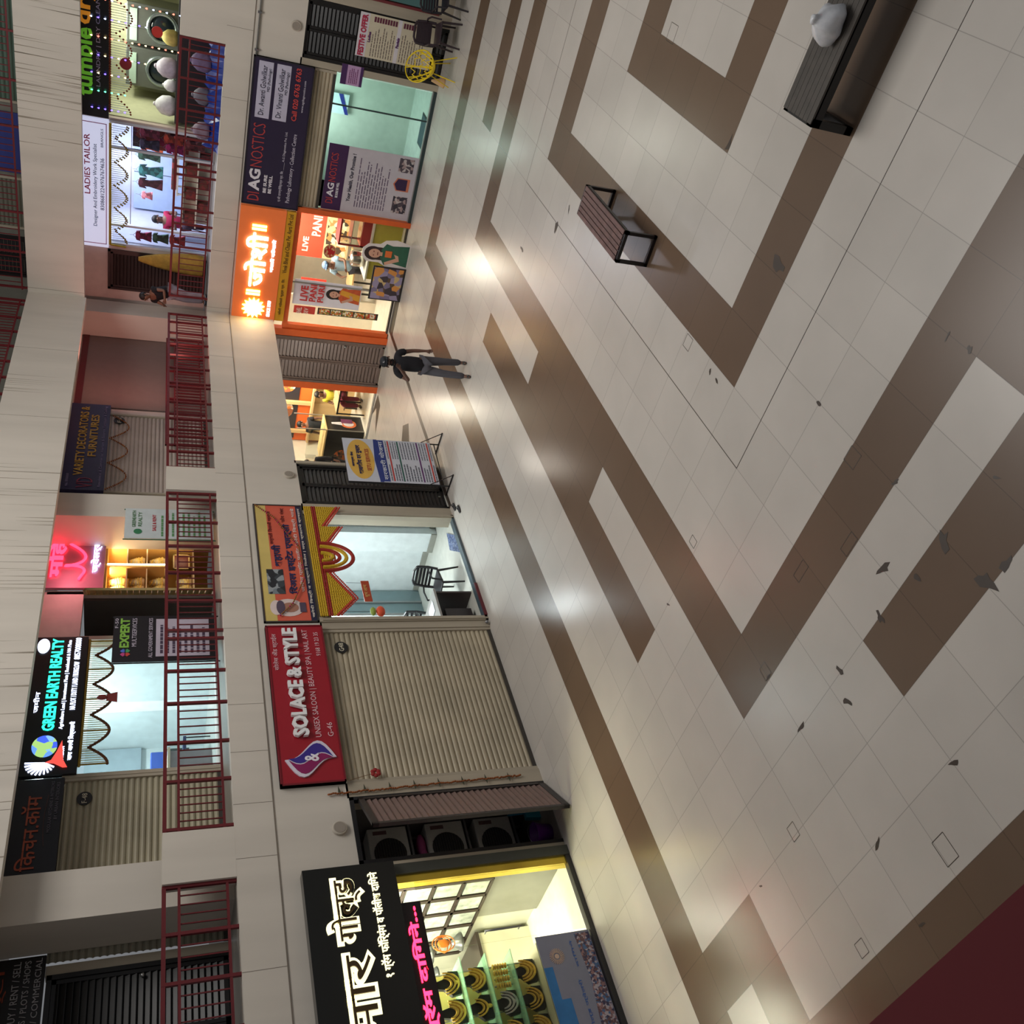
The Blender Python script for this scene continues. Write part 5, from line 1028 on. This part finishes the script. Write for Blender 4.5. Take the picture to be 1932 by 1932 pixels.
# upstairs jewellery: pink neon sign over a glowing display
t = sign(S1, 12.68, 13.92, 6.32, 7.4, .02, 'pink backed sign with red neon script above the upstairs jewellery display', (186, 130, 150), .06)
NR = mat((255, 60, 90), .5, emit=4.2, var=0, ecol=(255, 50, 80))
b = MB(); put(b, 'महि', S1, 12.92, 13.88, 6.96, 7.26, .1, .02, .03); b.build('neon_letters', NR, t, recalc=False)
b = MB(); b.tube([S1.P(12.86+.0, 6.72, .11)]+[S1.P(12.9+.5*q+.12*math.sin(q*5), 6.8+.16*math.sin(q*PI*2+3.6), .11) for q in [i/16 for i in range(1, 30)]], .026, 6); b.build('neon_swirl', NR, t)
letter(t, S1, [('ज्वेलर्स', 13.05, 13.9, 6.38, 6.55)], mat((200, 215, 255), .5, emit=3.5, var=0), .1, 'neon_blue_letters', bold=.02)
area('neon_glow', (12.9, 11.8, 6.9), .5, .3, 7, (1, .3, .35), (math.radians(60), 0, math.radians(50)))
t = thing('display_case', 'brightly lit golden display case of jewellery upstairs behind the railing', 'display case', S1.P(13.3, 4.46, -.3))
b = MB(); b.fb(S1, 12.7, 13.92, 4.5, 6.3, -.7, -.65); b.fb(S1, 12.68, 12.7, 4.5, 6.3, -.65, 0); b.fb(S1, 13.92, 13.94, 4.5, 6.3, -.65, 0); b.fb(S1, 12.7, 13.92, 6.28, 6.32, -.7, 0); b.build('cabinet', mat((206, 160, 90), .5), t)
b = MB(); b.fb(S1, 13.32, 13.36, 5.3, 6.28, -.3, 0); b.build('divider', mat((206, 160, 90), .5), t)
for u in (13.36, 13.83): b = MB(); b.fb(S1, u, u+.025, 4.9 if u > 13.5 else 5.25, 6.28, .0, .015); b.build('light_strip', mat((255, 244, 205), .5, emit=9, var=0), t)
for z in (4.78, 5.24, 5.6, 5.94): b = MB(); b.fb(S1, 12.7, 13.92, z, z+.02, -.6, -.05); b.build('shelf', mat((230, 200, 150), .3), t)
area('display_lamp', S1.P(13.3, 6.24, -.12), 1.1, .16, 14, (1, .84, .5))
GJ = mat((250, 214, 110), .35, .2, var=.25, sc=30)
def cone(u, z, label):
    t = thing('jewellery_stand', label, 'jewellery stand', S1.P(u, z, -.3), 'gold jewellery stands in the upstairs display case'); b = MB(); b.lathe(S1.P(u, z, -.3), [(.08, 0), (.10, .06), (.07, .2), (.04, .28)], 10); b.build('stand', mat((226, 206, 160), .5), t)
    b = MB()
    for k in range(5): b.tube([S1.P(u+(.1-.012*k)*math.cos(a), z+.04+.05*k+.025*math.sin(a+k), -.3+(.1-.012*k)*math.sin(a)) for a in [2*PI*i/10 for i in range(10)]], .016, 5, closed=True)
    b.build('gold_chain', GJ, t)
rn = ['lowest', 'second', 'third', 'top']; cn = ['leftmost', 'second', 'third', 'fourth', 'rightmost']
for r_, z in enumerate((4.8, 5.26, 5.62, 5.96)):
    for k in range(5):
        if (r_, k) in ((0, 3), (0, 4), (3, 4)): continue
        cone((12.8, 13.0, 13.2, 13.48, 13.76)[k], z+.021, 'gold jewellery stand, '+rn[r_]+' shelf upstairs, '+cn[k]+' of its row')
t = sign(S1, 13.45, 13.85, 4.85, 5.15, -.2, 'small framed maroon picture in the upstairs jewellery display case', (120, 50, 40), .02, name='framed_picture', frame=(220, 190, 130))
# realty information banner and blue pillar side
t = thing('standing_banner', 'white and green information banner beside the second square pillar upstairs', 'banner', (14.0, 12.0, 4.46)); F = LF(12.02-.5)
F = LF(11.52)
b = MB(); b.fb(F, 13.1, 13.92, 4.5, 6.0, .0, .01); b.build('sheet', mat((196, 204, 204), .5), t); b = MB(); b.disc(F, 13.28, 5.78, .07, .012, .016, 18); b.build('green_globe', mat((50, 120, 80), .5), t)
letter(t, F, [('GREENEARTH', 13.4, 13.85, 5.82, 5.88), ('REALTY', 13.42, 13.82, 5.72, 5.78)], mat((90, 130, 90), .5), .012, 'heading'); letter(t, F, [('SALE & RENT', 13.3, 13.75, 5.48, 5.54)], mat((190, 50, 60), .5), .012, 'red_lettering')
rows(t, F, 13.16, 13.86, 4.6, 5.42, 9, mat((90, 140, 90), .6), .012, .4, .25)
b = MB()
for u in (13.1, 13.92): b.tube([F.P(u, 4.46, -.02), F.P(u, 6.02, -.02)], .012, 6)
b.build('stand_frame', mat((70, 110, 90), .5), t)
wall1(13.94, 15.4, 4.46, 7.6, WALL)
# decorators shop: sign, shutter with garland
t = sign(S1, 15.4, 18.42, 6.45, 7.4, .02, 'dark blue decorators signboard with yellow capital letters, first floor', (36, 32, 78), .08)
letter(t, S1, [('VARIETY DECORATORS &', 15.85, 18.3, 6.86, 7.03), ('FURNITURES', 16.5, 18.0, 6.65, 6.81)], mat((206, 160, 60), .5), .105, 'yellow_lettering', bold=.02); letter(t, S1, [('Residential & Commercial Interiors & Exterior Furniture & Ceiling', 15.5, 18.35, 6.5, 6.57), ('Mob. 9890606060', 15.5, 15.9, 7.1, 7.15)], mat((150, 140, 180), .5), .105, 'small_lettering'); letter(t, S1, [('VD', 15.46, 15.78, 6.66, 6.95)], mat((150, 50, 80), .5), .105, 'emblem_letters', bold=-.01)
shutter(S1, 15.42, 18.2, 4.46, 6.45, .0, 'closed grey shutter of the upstairs decorators shop with orange garland', (190, 176, 166)); wall1(15.4, 18.4, 4.46, 7.3, BLK, d0=-.3, d1=-.2)
pts = []
for i in range(49): q = i/48; pts.append(S1.P(15.5+2.6*q, 6.42-.36*abs(math.sin(q*3*PI)), .06))
garland(pts, .02, .035, ((176, 110, 60), (150, 80, 44)), 'orange flower garland in three swags across the decorators shutter')
plate(S1, 17.95, 6.26, .03, 'F4', 'round dark unit number plate at the top right of the decorators shutter', .12)
wall1(18.2, 18.42, 4.46, 6.5, PINKLITW)
t = sign(S1, 18.44, 21.5, 4.46, 7.15, .0, 'large plain grey brown board closing the corner bay upstairs', (122, 108, 102), .03, name='hoarding_board', rough=.7)
m = MB(); m.fb(S1, 18.4, 21.5, 7.06, 7.2, .03, .05); st('trim_12', m, mat((90, 20, 26), .5)); wall1(18.4, 22.4, 4.46, 7.6, WALL, d0=-.3, d1=-.02)
area('added_red_light', (18.3, 11.35, 6.0), 2.0, .12, 22, (1, .36, .3), (0, -PI/2, 0))  # added unseen area light without a fixture, turns the corner pillar pink
t = thing('pinned_fabric', 'maroon and brown fabrics pinned up behind the right tailor window blouses', 'fabric', S2.P(-7.8, 5.6, -.3)); b = MB(); b.fb(S2, -8.0, -7.5, 5.0, 6.2, -.32, -.29); b.build('fabrics', mosaic([(110, 40, 46), (140, 66, 50), (84, 34, 50), (150, 40, 70), (60, 44, 48)], 5), t)
# ---------------------------------------------------------------- first floor shops, far wing (front plane X = 22.3)
S2 = RF(22.3)
wall1(-12.4, -11.46, 4.46, 7.6, PINKLITW, S2); wall1(-11.46, -10.3, 6.7, 7.6, PINKLITW, S2); wall1(-10.42, -10.3, 4.46, 6.7, PINKLITW, S2)
louvre_door(S2, -11.46, -10.42, 4.46, 6.7, .0, 'dark louvred door upstairs near the inner corner behind the yellow cloth', (56, 44, 44), leaves=1)
t = thing('hanging_cloth', 'long ochre yellow cloth bundle hanging beside the upstairs louvred door', 'cloth', S2.P(-10.45, 4.6, .15)); b = MB(); vs = []; N_ = 14
for z, w in ((6.02, .05), (5.85, .1), (5.6, .16), (5.2, .22), (4.8, .26), (4.55, .24)):
    for i in range(N_): a = 2*PI*i/N_; r = w*(1+.14*math.cos(a*5)); vs.append(S2.P(-10.5+r*math.cos(a), z, .2+.12*math.sin(a)*(w*4)))
b.add(vs, [(j*N_+i, j*N_+(i+1) % N_, (j+1)*N_+(i+1) % N_, (j+1)*N_+i) for j in range(5) for i in range(N_)], True); b.build('folds', mat((176, 138, 56), .8, var=.25, sc=10), t)
person('person in black top and patterned trousers leaning on the corner railing upstairs', (21.15, 10.86, FL2+.01), math.radians(-110), stand(hip=(0, .1, .86), chest=(0, -.02, 1.12), neck=(0, -.1, 1.28), head=(0, -.16, 1.38), shl=(-.17, -.05, 1.22), shr=(.17, -.05, 1.22), ell=(-.24, -.12, .98), elr=(.24, -.12, .98), wrl=(-.12, -.26, .96), wrr=(.12, -.26, .96), hpl=(-.09, .08, .8), hpr=(.09, .08, .8)), (22, 20, 26), (150, 140, 150))
SCR = mat((206, 212, 226), .5)
room('tailor', S2, -10.26, -7.46, 4.46, 7.1, 2.4, mat((200, 204, 222), .6), mat((170, 170, 176), .4)); lamp(S2, -8.9, 7.05, -1.0, 1.4, .5, 75, (.86, .9, 1), 'upstairs tailor shop')
t = sign(S2, -10.36, -7.4, 6.68, 7.4, .02, 'glowing pale tailor signboard with a thin red border and dark lettering', (200, 206, 232), .08, emit=.75)
letter(t, S2, [('LADIES TAILOR', -9.1, -7.75, 7.06, 7.18)], mat((190, 60, 90), .5), .105, 'red_lettering', bold=.01); letter(t, S2, [('Designer And Embroidery Work Specialist', -9.85, -7.95, 6.9, 7.0), ('8308681224/9767674636', -9.45, -8.25, 6.77, 6.85), ('BRANGLS', -8.0, -7.6, 6.79, 6.84), ('NEW FASHION WORLD', -10.15, -7.6, 7.24, 7.4)], mat((60, 56, 84), .5), .105, 'dark_lettering')
b = MB()
for a, b_, c, e in ((-10.28, -7.48, 6.72, 6.735), (-10.28, -10.265, 6.72, 7.4), (-7.495, -7.48, 6.72, 7.4)): b.fb(S2, a, b_, c, e, .105, .11)
b.build('red_border', mat((180, 50, 90), .5), t)
t = thing('door_toran', 'yellow flower curtain hanging under the glowing tailor signboard', 'toran', S2.P(-8.9, 6.66, .08)); b1, b2, b3 = MB(), MB(), MB(); n = 56
for i in range(n+1):
    q = i/n; u = -10.2+2.7*q; dl = .10+.26*abs(math.cos(q*5*PI)); b1.tube([S2.P(u, 6.64, .07), S2.P(u, 6.64-dl, .07)], .006, 4, cap=False); b2.ball(S2.P(u, 6.64-dl, .075), (.022, .022, .022), 6, 4); b2.ball(S2.P(u+.02, 6.64-dl+.03, .075), (.02, .02, .02), 6, 4)
b3.tube([S2.P(-10.28, 6.65, .08), S2.P(-7.45, 6.65, .08)], .028, 6); b3.tube([S2.P(-10.28, 6.65, .08), S2.P(-10.3, 6.3, .08)], .02, 6)
b1.build('bead_strings', mat((190, 200, 170), .6), t, recalc=False); b2.build('flower_tips', mat((150, 130, 60), .8), t, recalc=False); b3.build('yellow_rope', mat((186, 160, 30), .7, var=.3, sc=50), t)
m = MB(); m.fb(S2, -10.24, -9.85, 4.5, 6.6, -.04, -.03); m.fb(S2, -8.0, -7.5, 4.5, 6.6, -.04, -.03); st('window_8', m, glass((225, 230, 240)))
m = MB()
for u in (-10.3, -9.82, -8.02, -7.46): m.fb(S2, u, u+.05, 4.46, 6.66, -.06, .03)
st('trim_13', m, mat((200, 204, 214), .4))
t = thing('wardrobe', 'plain pale blue sliding wardrobe along the back wall of the tailor shop', 'wardrobe', S2.P(-9.2, 4.48, -2.2)); b = MB(); b.fb(S2, -10.2, -8.3, 4.49, 6.2, -2.35, -2.1); b.build('body', mat((170, 190, 222), .4), t); b = MB(); b.fb(S2, -9.27, -9.25, 4.5, 6.2, -2.1, -2.09); b.build('door_gap', mat((90, 100, 120), .5), t)
def garment(label, u, z, d, w, h, col, F=S2, sleeves=True, grp=None, col2=None):
    t = thing('hanging_garment', label, 'garment', F.P(u, z, d), grp)
    P_ = [(u-w*.5, z-h), (u+w*.5, z-h), (u+w*.28, z-h*.45), (u+w*.3, z-h*.25), (u+w*.5, z-h*.35), (u+w*.42, z-h*.05), (u+w*.12, z), (u-w*.12, z), (u-w*.42, z-h*.05), (u-w*.5, z-h*.35), (u-w*.3, z-h*.25), (u-w*.28, z-h*.45)]
    b = MB(); b.prism(F, P_, d-.03, d+.03); b.build('fabric', mosaic([col, col, tuple(min(255, int(v*1.25+10)) for v in col), tuple(int(v*.7) for v in col)], 10), t, bevel=.01)
    b = MB(); b.tube([F.P(u-w*.3, z-.02, d), F.P(u, z+.05, d), F.P(u+w*.3, z-.02, d)], .006, 4); b.tube([F.P(u, z+.05, d), F.P(u, z+.13, d)], .004, 4); b.build('hanger', STEEL, t)
GR = 'garments hanging in the tailor shop'
for a in ((('orange and pink blouse hanging at the right end of the tailor shop rail'), -8.15, 6.05, -.9, .3, .5, (206, 90, 50)), ('green kurta hanging second from the right on the tailor shop rail', -8.4, 6.1, -.9, .22, .5, (54, 84, 70)), ('teal and orange dress hanging in the middle of the tailor shop rail', -8.75, 6.08, -.9, .3, .55, (50, 110, 110)), ('dark maroon kurta hanging left of the teal dress in the tailor shop', -9.05, 6.08, -.9, .26, .55, (60, 24, 34)), ('short pink blouse hanging at the left end of the tailor shop rail', -9.35, 6.0, -.9, .2, .25, (226, 130, 140))): garment(*a[:7], grp=GR)
t = thing('clothes_rail', 'thin metal clothes rail crossing the tailor shop', 'clothes rail', S2.P(-8.9, 6.2, -.9)); b = MB(); b.tube([S2.P(-10.2, 6.24, -.9), S2.P(-7.5, 6.24, -.9)], .01, 6); b.build('rail', STEEL, t)
for k, (u, z, cc, l_) in enumerate(((-7.6, 6.05, (130, 50, 70), 'maroon patterned blouse at the top right of the tailor shop window'), (-7.85, 6.05, (70, 60, 80), 'dark round necked blouse at the top left of the right tailor window'), (-7.65, 5.55, (170, 60, 40), 'rust red blouse in the middle of the right tailor window'), (-7.85, 5.5, (150, 30, 80), 'magenta blouse below the dark round necked one'), (-7.7, 5.08, (110, 50, 50), 'brown red blouse low in the right tailor window'))): garment(l_, u, z, -.12, .26, .42, cc, grp='blouses in the right tailor window')
for k, (u, z, cc, l_) in enumerate(((-10.05, 6.1, (130, 30, 60), 'crimson blouse at the top of the left tailor window'), (-10.05, 5.72, (50, 80, 60), 'dark green blouse in the middle of the left tailor window'), (-10.05, 5.34, (160, 50, 50), 'red printed blouse at the bottom of the left tailor window'))): garment(l_, u, z, -.12, .26, .36, cc, grp='blouses in the left tailor window')
person('woman in magenta top seated inside the tailor shop', (23.15, 9.9, FL2+.02), math.radians(-60), sit(), (170, 34, 80), (60, 40, 60), fem=True, hair=(30, 22, 22))
t = thing('stool', 'small dark stool under the seated woman in the tailor shop', 'stool', (23.15, 9.9, FL2+.02)); b = MB(); b.lathe((23.15, 9.9, FL2+.4), [(.17, 0), (.17, .03)], 14); b.build('seat', BLK, t)
for k in range(4): b = MB(); a = PI/4+k*PI/2; b.tube([(23.15+.12*math.cos(a), 9.9+.12*math.sin(a), FL2+.4), (23.15+.17*math.cos(a), 9.9+.17*math.sin(a), FL2+.05)], .012, 6); b.build('leg', BLK, t)
t = thing('work_table', 'white tailor table heaped with folded maroon fabric', 'table', S2.P(-8.9, 4.46, -1.2)); b = MB(); b.fb(S2, -9.3, -8.2, 5.18, 5.22, -1.6, -1.0); b.build('table_top', SHW, t)
for u in (-9.26, -8.24):
    for d in (-1.56, -1.04): b = MB(); b.fb(S2, u-.02, u+.02, 4.48, 5.18, d-.02, d+.02); b.build('leg', SHW, t)
t = thing('folded_fabric', 'heap of folded maroon and brown fabric on the tailor table', 'fabric', S2.P(-8.8, 5.22, -1.3)); b = MB(); b.fb(S2, -9.2, -8.4, 5.222, 5.34, -1.5, -1.1); b.build('stack', mosaic([(120, 40, 44), (90, 50, 44), (150, 60, 60), (60, 40, 40)], 9), t, bevel=.02)
t = thing('fabric_shelf', 'low shelf unit stuffed with brown and red fabric in the tailor shop', 'shelf', S2.P(-8.2, 4.46, -.4)); b = MB(); b.fb(S2, -9.7, -7.55, 4.48, 5.1, -.5, -.46); b.fb(S2, -9.7, -7.55, 4.76, 4.79, -.46, -.15); b.fb(S2, -9.7, -7.55, 5.07, 5.1, -.46, -.15); b.build('shelf_boards', SHW, t)
for k in range(7): b = MB(); u = -9.62+.29*k; b.fb(S2, u, u+.25, 4.49 if k % 2 else 4.795, 4.74 if k % 2 else 5.02, -.44, -.2); b.build('fabric_pile', mosaic([(130, 50, 50), (100, 56, 46), (90, 40, 44)], 12+k), t, bevel=.02)
# laundry
wall1(-7.46, -7.36, 4.46, 7.2, mat((196, 176, 166), .6), S2)
room('laundry', S2, -7.34, -3.9, 4.46, 7.1, 2.3, mat((196, 194, 160), .6), mat((150, 150, 150), .4)); lamp(S2, -5.8, 7.05, -1.0, 1.4, .5, 62, (.96, 1, .86), 'upstairs laundry')
t = sign(S2, -7.36, -3.8, 6.68, 7.4, .02, 'black laundry signboard with green and orange rounded letters upstairs', (14, 14, 18), .08, .3)
letter(t, S2, [('tumble', -6.95, -5.6, 6.99, 7.32)], mat((110, 190, 50), .5, emit=.25), .105, 'green_lettering', bold=.03); letter(t, S2, [('dry', -5.54, -4.8, 6.93, 7.32)], mat((230, 150, 40), .5, emit=.25), .105, 'orange_lettering', bold=.03); letter(t, S2, [('LAUNDRY | DRY CLEAN', -6.72, -5.0, 6.82, 6.92)], mat((180, 176, 200), .5), .105, 'white_lettering')
t = thing('door_toran', 'red and gold flower curtain hanging under the black laundry signboard', 'toran', S2.P(-6, 6.66, .08)); b1, b2 = MB(), MB(); n = 66
for i in range(n+1):
    q = i/n; u = -7.2+3.2*q; dl = .12+.3*abs(math.cos(q*5*PI)); b1.tube([S2.P(u, 6.66, .07), S2.P(u, 6.66-dl, .07)], .006, 4, cap=False); b2.ball(S2.P(u, 6.66-dl, .075), (.022, .022, .022), 6, 4); b2.ball(S2.P(u, 6.66, .08), (.03, .03, .03), 6, 4)
b1.build('bead_strings', mat((170, 180, 190), .5), t, recalc=False); b2.build('flowers', mat((130, 60, 30), .8, var=.4, sc=40), t, recalc=False)
def washer(label, u):
    t = thing('washing_machine', label, 'washing machine', S2.P(u, 4.48, -1.6), 'large front loading washing machines in the laundry'); b = MB(); b.fb(S2, u-.42, u+.42, 4.75, 6.4, -2.2, -1.5); b.build('casing', mat((104, 106, 100), .35, .4), t, bevel=.02)
    b = MB(); b.fb(S2, u-.36, u+.3, 6.18, 6.33, -1.5, -1.48); b.build('control_panel', mat((170, 190, 176), .4), t); b = MB(); b.tube([S2.P(u+.3*math.cos(a), 5.65+.3*math.sin(a), -1.47) for a in [2*PI*i/28 for i in range(28)]], .045, 8, closed=True); b.build('door_ring', mat((150, 160, 160), .2, .8), t)
    b = MB(); b.ball(S2.P(u, 5.65, -1.5), (.06, .26, .26), 20, 12); b.build('door_glass', mat((28, 36, 40), .08), t)
    b = MB(); b.fb(S2, u-.4, u+.4, 4.48, 4.75, -2.1, -1.55); b.build('plinth', mat((60, 60, 58), .5), t)
washer('grey front loading washing machine nearer the tailor shop side', -6.62); washer('grey front loading washing machine farther from the tailor shop', -5.7)
def bag(label, c, s, col=(214, 210, 214)):
    t = thing('laundry_bag', label, 'laundry bag', c, 'stuffed laundry bags upstairs'); b = MB(); x, y, z = c
    b.lathe((x, y, z+.001), [(s*.5, 0), (s*.62, s*.3), (s*.56, s*.75), (s*.3, s*1.05), (s*.12, s*1.15)], 12); b.build('sack', mat(col, .7, var=.2, sc=14), t); b = MB(); b.ball((x, y, z+s*1.18), (s*.14, s*.14, s*.1), 8, 5); b.build('knot', mat(col, .7), t)
t = thing('laundry_counter', 'dark laundry counter carrying stuffed bags', 'counter', (22.65, 6.2, 4.48)); b = MB(); b.box((22.42, 4.6, 4.48), (22.95, 7.25, 5.3)); b.build('body', mat((34, 28, 32), .4), t); b = MB(); b.box((22.4, 4.58, 5.3), (22.98, 7.28, 5.34)); b.build('counter_top', mat((60, 60, 60), .3), t)
bag('white laundry bag at the left end of the laundry counter', (22.66, 7.0, 5.34), .36); bag('small white laundry bag behind the left one on the counter', (22.8, 6.6, 5.34), .22); bag('large pinkish white bag in the middle of the laundry counter', (22.66, 6.2, 5.34), .36, (196, 186, 200)); bag('yellow cloth bundle at the right of the laundry counter', (22.75, 5.6, 5.34), .28, (206, 190, 110))
t = thing('red_rosette', 'round red paper rosette hanging in the laundry front', 'decoration', S2.P(-5.35, 6.0, .1)); b = MB(); b.disc(S2, -5.4, 5.75, .11, .115, .14, 18); b.build('rosette', mat((196, 50, 40), .6), t); b = MB(); b.tube([S2.P(-5.4, 5.8, .12), S2.P(-5.4, 6.7, .12)], .003, 4); b.build('cord', BLK, t)
t = thing('red_rosette', 'dark red paper rosette higher up on the left of the laundry front', 'decoration', S2.P(-6.1, 6.3, .1)); b = MB(); b.disc(S2, -6.15, 6.35, .12, .115, .14, 18); b.build('rosette', mat((150, 40, 44), .6), t)
t = thing('tarpaulin', 'bright blue plastic tarpaulin heaped along the balcony floor by the laundry', 'tarpaulin', (21.6, 5.9, FL2)); b = MB(); random.seed(5); nx, ny = 6, 18; vs = []
for i in range(nx+1):
    for j in range(ny+1): e = (i in (0, nx) or j in (0, ny)); vs.append((21.15+.9*i/nx, 5.05+2.4*j/ny, FL2+.002 if e else FL2+.05+.3*random.random()))
b.add(vs, [(i*(ny+1)+j, i*(ny+1)+j+1, (i+1)*(ny+1)+j+1, (i+1)*(ny+1)+j) for i in range(nx) for j in range(ny)]); b.build('crumpled_sheet', mat((30, 60, 160), .35, var=.2), t, recalc=False)
bag('transparent bag of clothes on the blue tarpaulin, nearest the tailor', (21.4, 7.0, FL2+.2), .3, (150, 130, 150)); bag('mauve bag of clothes on the blue tarpaulin, farthest from the tailor', (21.4, 5.6, FL2+.25), .34, (130, 110, 150)); bag('grey bag of clothes on the blue tarpaulin, in the middle', (21.45, 6.3, FL2+.22), .3, (120, 116, 130))
# strings of coloured lights hanging in front of the laundry
COLS = [((110, 90, 255), 'blue'), ((90, 235, 170), 'green'), ((255, 225, 160), 'warm'), ((255, 110, 90), 'red'), ((190, 210, 255), 'white')]
for k in range(8):
    u = -7.15+.36*k; zb = 6.35 if k < 3 else (5.9 if k % 2 else 5.3); main = (0, 1, 0, 2, 2, 4, 3, 3)[k]
    t = thing('light_string', ('purple blue','green','second purple blue','warm white','longer warm white','white','long red','longest red')[k]+' string of hanging lights over the laundry, '+('nearest the tailor sign','second from the tailor sign','third from the tailor sign','fourth from the tailor sign','fifth from the tailor sign','sixth from the tailor sign','second from the far end','at the far end')[k], 'string lights', S2.P(u, 7.0, .2), 'strings of lights over the laundry front')
    b = MB(); b.tube([S2.P(u, 7.05, .1), S2.P(u, 6.9, .15), S2.P(u, zb, .16)], .003, 4); b.build('wire', BLK, t); z = 7.0; q = 0; protos = {}
    while z > zb:
        ci = main if q % 2 == 0 else (0, 1, 2, 0, 3, 0, 4, 3)[k]
        if ci not in protos: b = MB(); b.lathe(S2.P(u, z, .16), [(.004, .03), (.018, 0), (.010, -.012)], 6); protos[ci] = (b.build('bulb', mat(COLS[ci][0], .5, emit=4.5, var=0), t), z)
        else: o = protos[ci][0].copy(); C.objects.link(o); o.parent = t; o.location = (0, 0, z-protos[ci][1])
        z -= .13; q += 1
# second floor hints
SB = LF(12.38); S3 = RF(22.28)
t = sign(S3, -8.9, -7.6, 8.3, 9.0, .0, 'blue and maroon shop board behind the second floor railing', (50, 60, 130), .03); b = MB(); b.fb(S3, -8.9, -7.6, 8.3, 8.42, .031, .035); b.build('maroon_band', mat((110, 40, 60), .5), t)
louvre_door(S3, -11.4, -10.4, 8.28, 10.4, .0, 'dark louvred door on the second floor near the inner corner', (30, 24, 26)); shutter(S3, -10.2, -9.0, 8.28, 10.4, .0, 'grey roller shutter on the second floor of the far wing', (120, 118, 104)); shutter(S3, -7.4, -4.4, 8.28, 10.4, .0, 'greenish roller shutter on the second floor beyond the blue board', (90, 110, 96))
# ---------------------------------------------------------------- courtyard furniture
def bench(label, x0, x1, y0, y1, h, slats, fcol, scol, along='x', gaps=.03, w=.04, bottom=True, crossed=False):
    t = thing('bench', label, 'bench', ((x0+x1)/2, (y0+y1)/2, 0)); fm = mat(fcol, .4, .3)
    def seg(a, c):
        b = MB(); a = Vector(a); c = Vector(c); b.box((min(a.x, c.x)-w/2, min(a.y, c.y)-w/2, min(a.z, c.z)-w/2), (max(a.x, c.x)+w/2, max(a.y, c.y)+w/2, max(a.z, c.z)+w/2)); return b
    ends = ((x0+w/2, x1-w/2) if along == 'x' else (y0+w/2, y1-w/2))
    for e in ends:
        P = (lambda s, z: (e, s, z)) if along == 'x' else (lambda s, z: (s, e, z)); s0, s1 = (y0+w/2, y1-w/2) if along == 'x' else (x0+w/2, x1-w/2)
        for s in (s0, s1): seg(P(s, w/2), P(s, h-w/2)).build('leg', fm, t)
        seg(P(s0, h-w/2), P(s1, h-w/2)).build('end_bar', fm, t)
        if bottom: seg(P(s0, w/2), P(s1, w/2)).build('foot_bar', fm, t)
    for s in ((y0+w/2, y1-w/2) if along == 'x' else (x0+w/2, x1-w/2)):
        a, c = ((ends[0], s, h-w*.8), (ends[1], s, h-w*.8)) if along == 'x' else ((s, ends[0], h-w*.8), (s, ends[1], h-w*.8)); b = seg(a, c); b.build('side_rail', fm, t)
    s0, s1 = (y0, y1) if along == 'x' else (x0, x1); pw = (s1-s0)/slats
    for k in range(slats):
        a = s0+k*pw+gaps*pw; c = s0+(k+1)*pw-gaps*pw; b = MB()
        if along == 'x': b.box((x0+w, a, h-.008), (x1-w, c, h+.012))
        else: b.box((a, y0+w*.3, h-.008), (c, y1-w*.3, h+.012))
        b.build('slat', mat(scol, .5, var=.3, sc=9, streak=False), t, bevel=.002)
bench('brown slatted bench with a black square tube frame on the pale tiles', 9.64, 11.12, 3.46, 3.86, .43, 6, (36, 33, 34), (104, 76, 72), gaps=.08)
bench('long dark slatted bench carrying a white plastic bag, upper right in the photo', 7.12, 7.60, -1.4, 1.4, .43, 7, (30, 28, 28), (66, 60, 54), along='y', gaps=.03, w=.07, bottom=True)
t = thing('plastic_bag', 'translucent white plastic carrier bag standing on the long dark bench', 'plastic bag', (7.36, .66, .443)); b = MB(); random.seed(9); N_ = 18
prof = [(.12, 0), (.155, .03), (.165, .09), (.15, .16), (.10, .22), (.06, .25), (.035, .27), (.045, .30), (.02, .32)]; vs = []
for k, (r, z) in enumerate(prof):
    for i in range(N_): a = 2*PI*i/N_; rr = r*(1+.16*math.sin(3*a+k*1.3)+.14*math.sin(7*a+k*.5)); vs.append((7.32+rr*math.cos(a)*.78, .64+rr*math.sin(a)*1.0, .446+z*.85))
b.add(vs, [(j*N_+i, j*N_+(i+1) % N_, (j+1)*N_+(i+1) % N_, (j+1)*N_+i) for j in range(len(prof)-1) for i in range(N_)]+[tuple(range(N_-1, -1, -1)), tuple((len(prof)-1)*N_+i for i in range(N_))], True)
fm_ = b.build('film', mat((222, 224, 228), .3, alpha=.86, var=.12, sc=20), t); ss = fm_.modifiers.new('Subdivision', 'SUBSURF'); ss.levels = ss.render_levels = 1; b = MB(); b.box((7.26, .57, .45), (7.38, .7, .57)); b.build('contents', mat((150, 160, 190), .6), t, bevel=.02)
# the viewer's own gallery: slab edge and the red handrail just below the camera
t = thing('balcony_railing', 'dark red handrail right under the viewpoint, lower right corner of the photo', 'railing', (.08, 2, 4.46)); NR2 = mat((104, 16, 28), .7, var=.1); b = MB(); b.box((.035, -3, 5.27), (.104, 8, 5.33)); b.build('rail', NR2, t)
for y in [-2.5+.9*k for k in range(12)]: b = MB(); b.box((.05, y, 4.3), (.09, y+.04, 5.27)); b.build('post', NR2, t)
b = MB(); b.box((.055, -3, 4.55), (.085, 8, 4.58)); b.build('rail', RED, t)
m = MB(); m.box((-2.5, -4, 4.2), (.02, 9, 4.44)); st('floor_gallery_near', m, mat((150, 145, 138), .35))
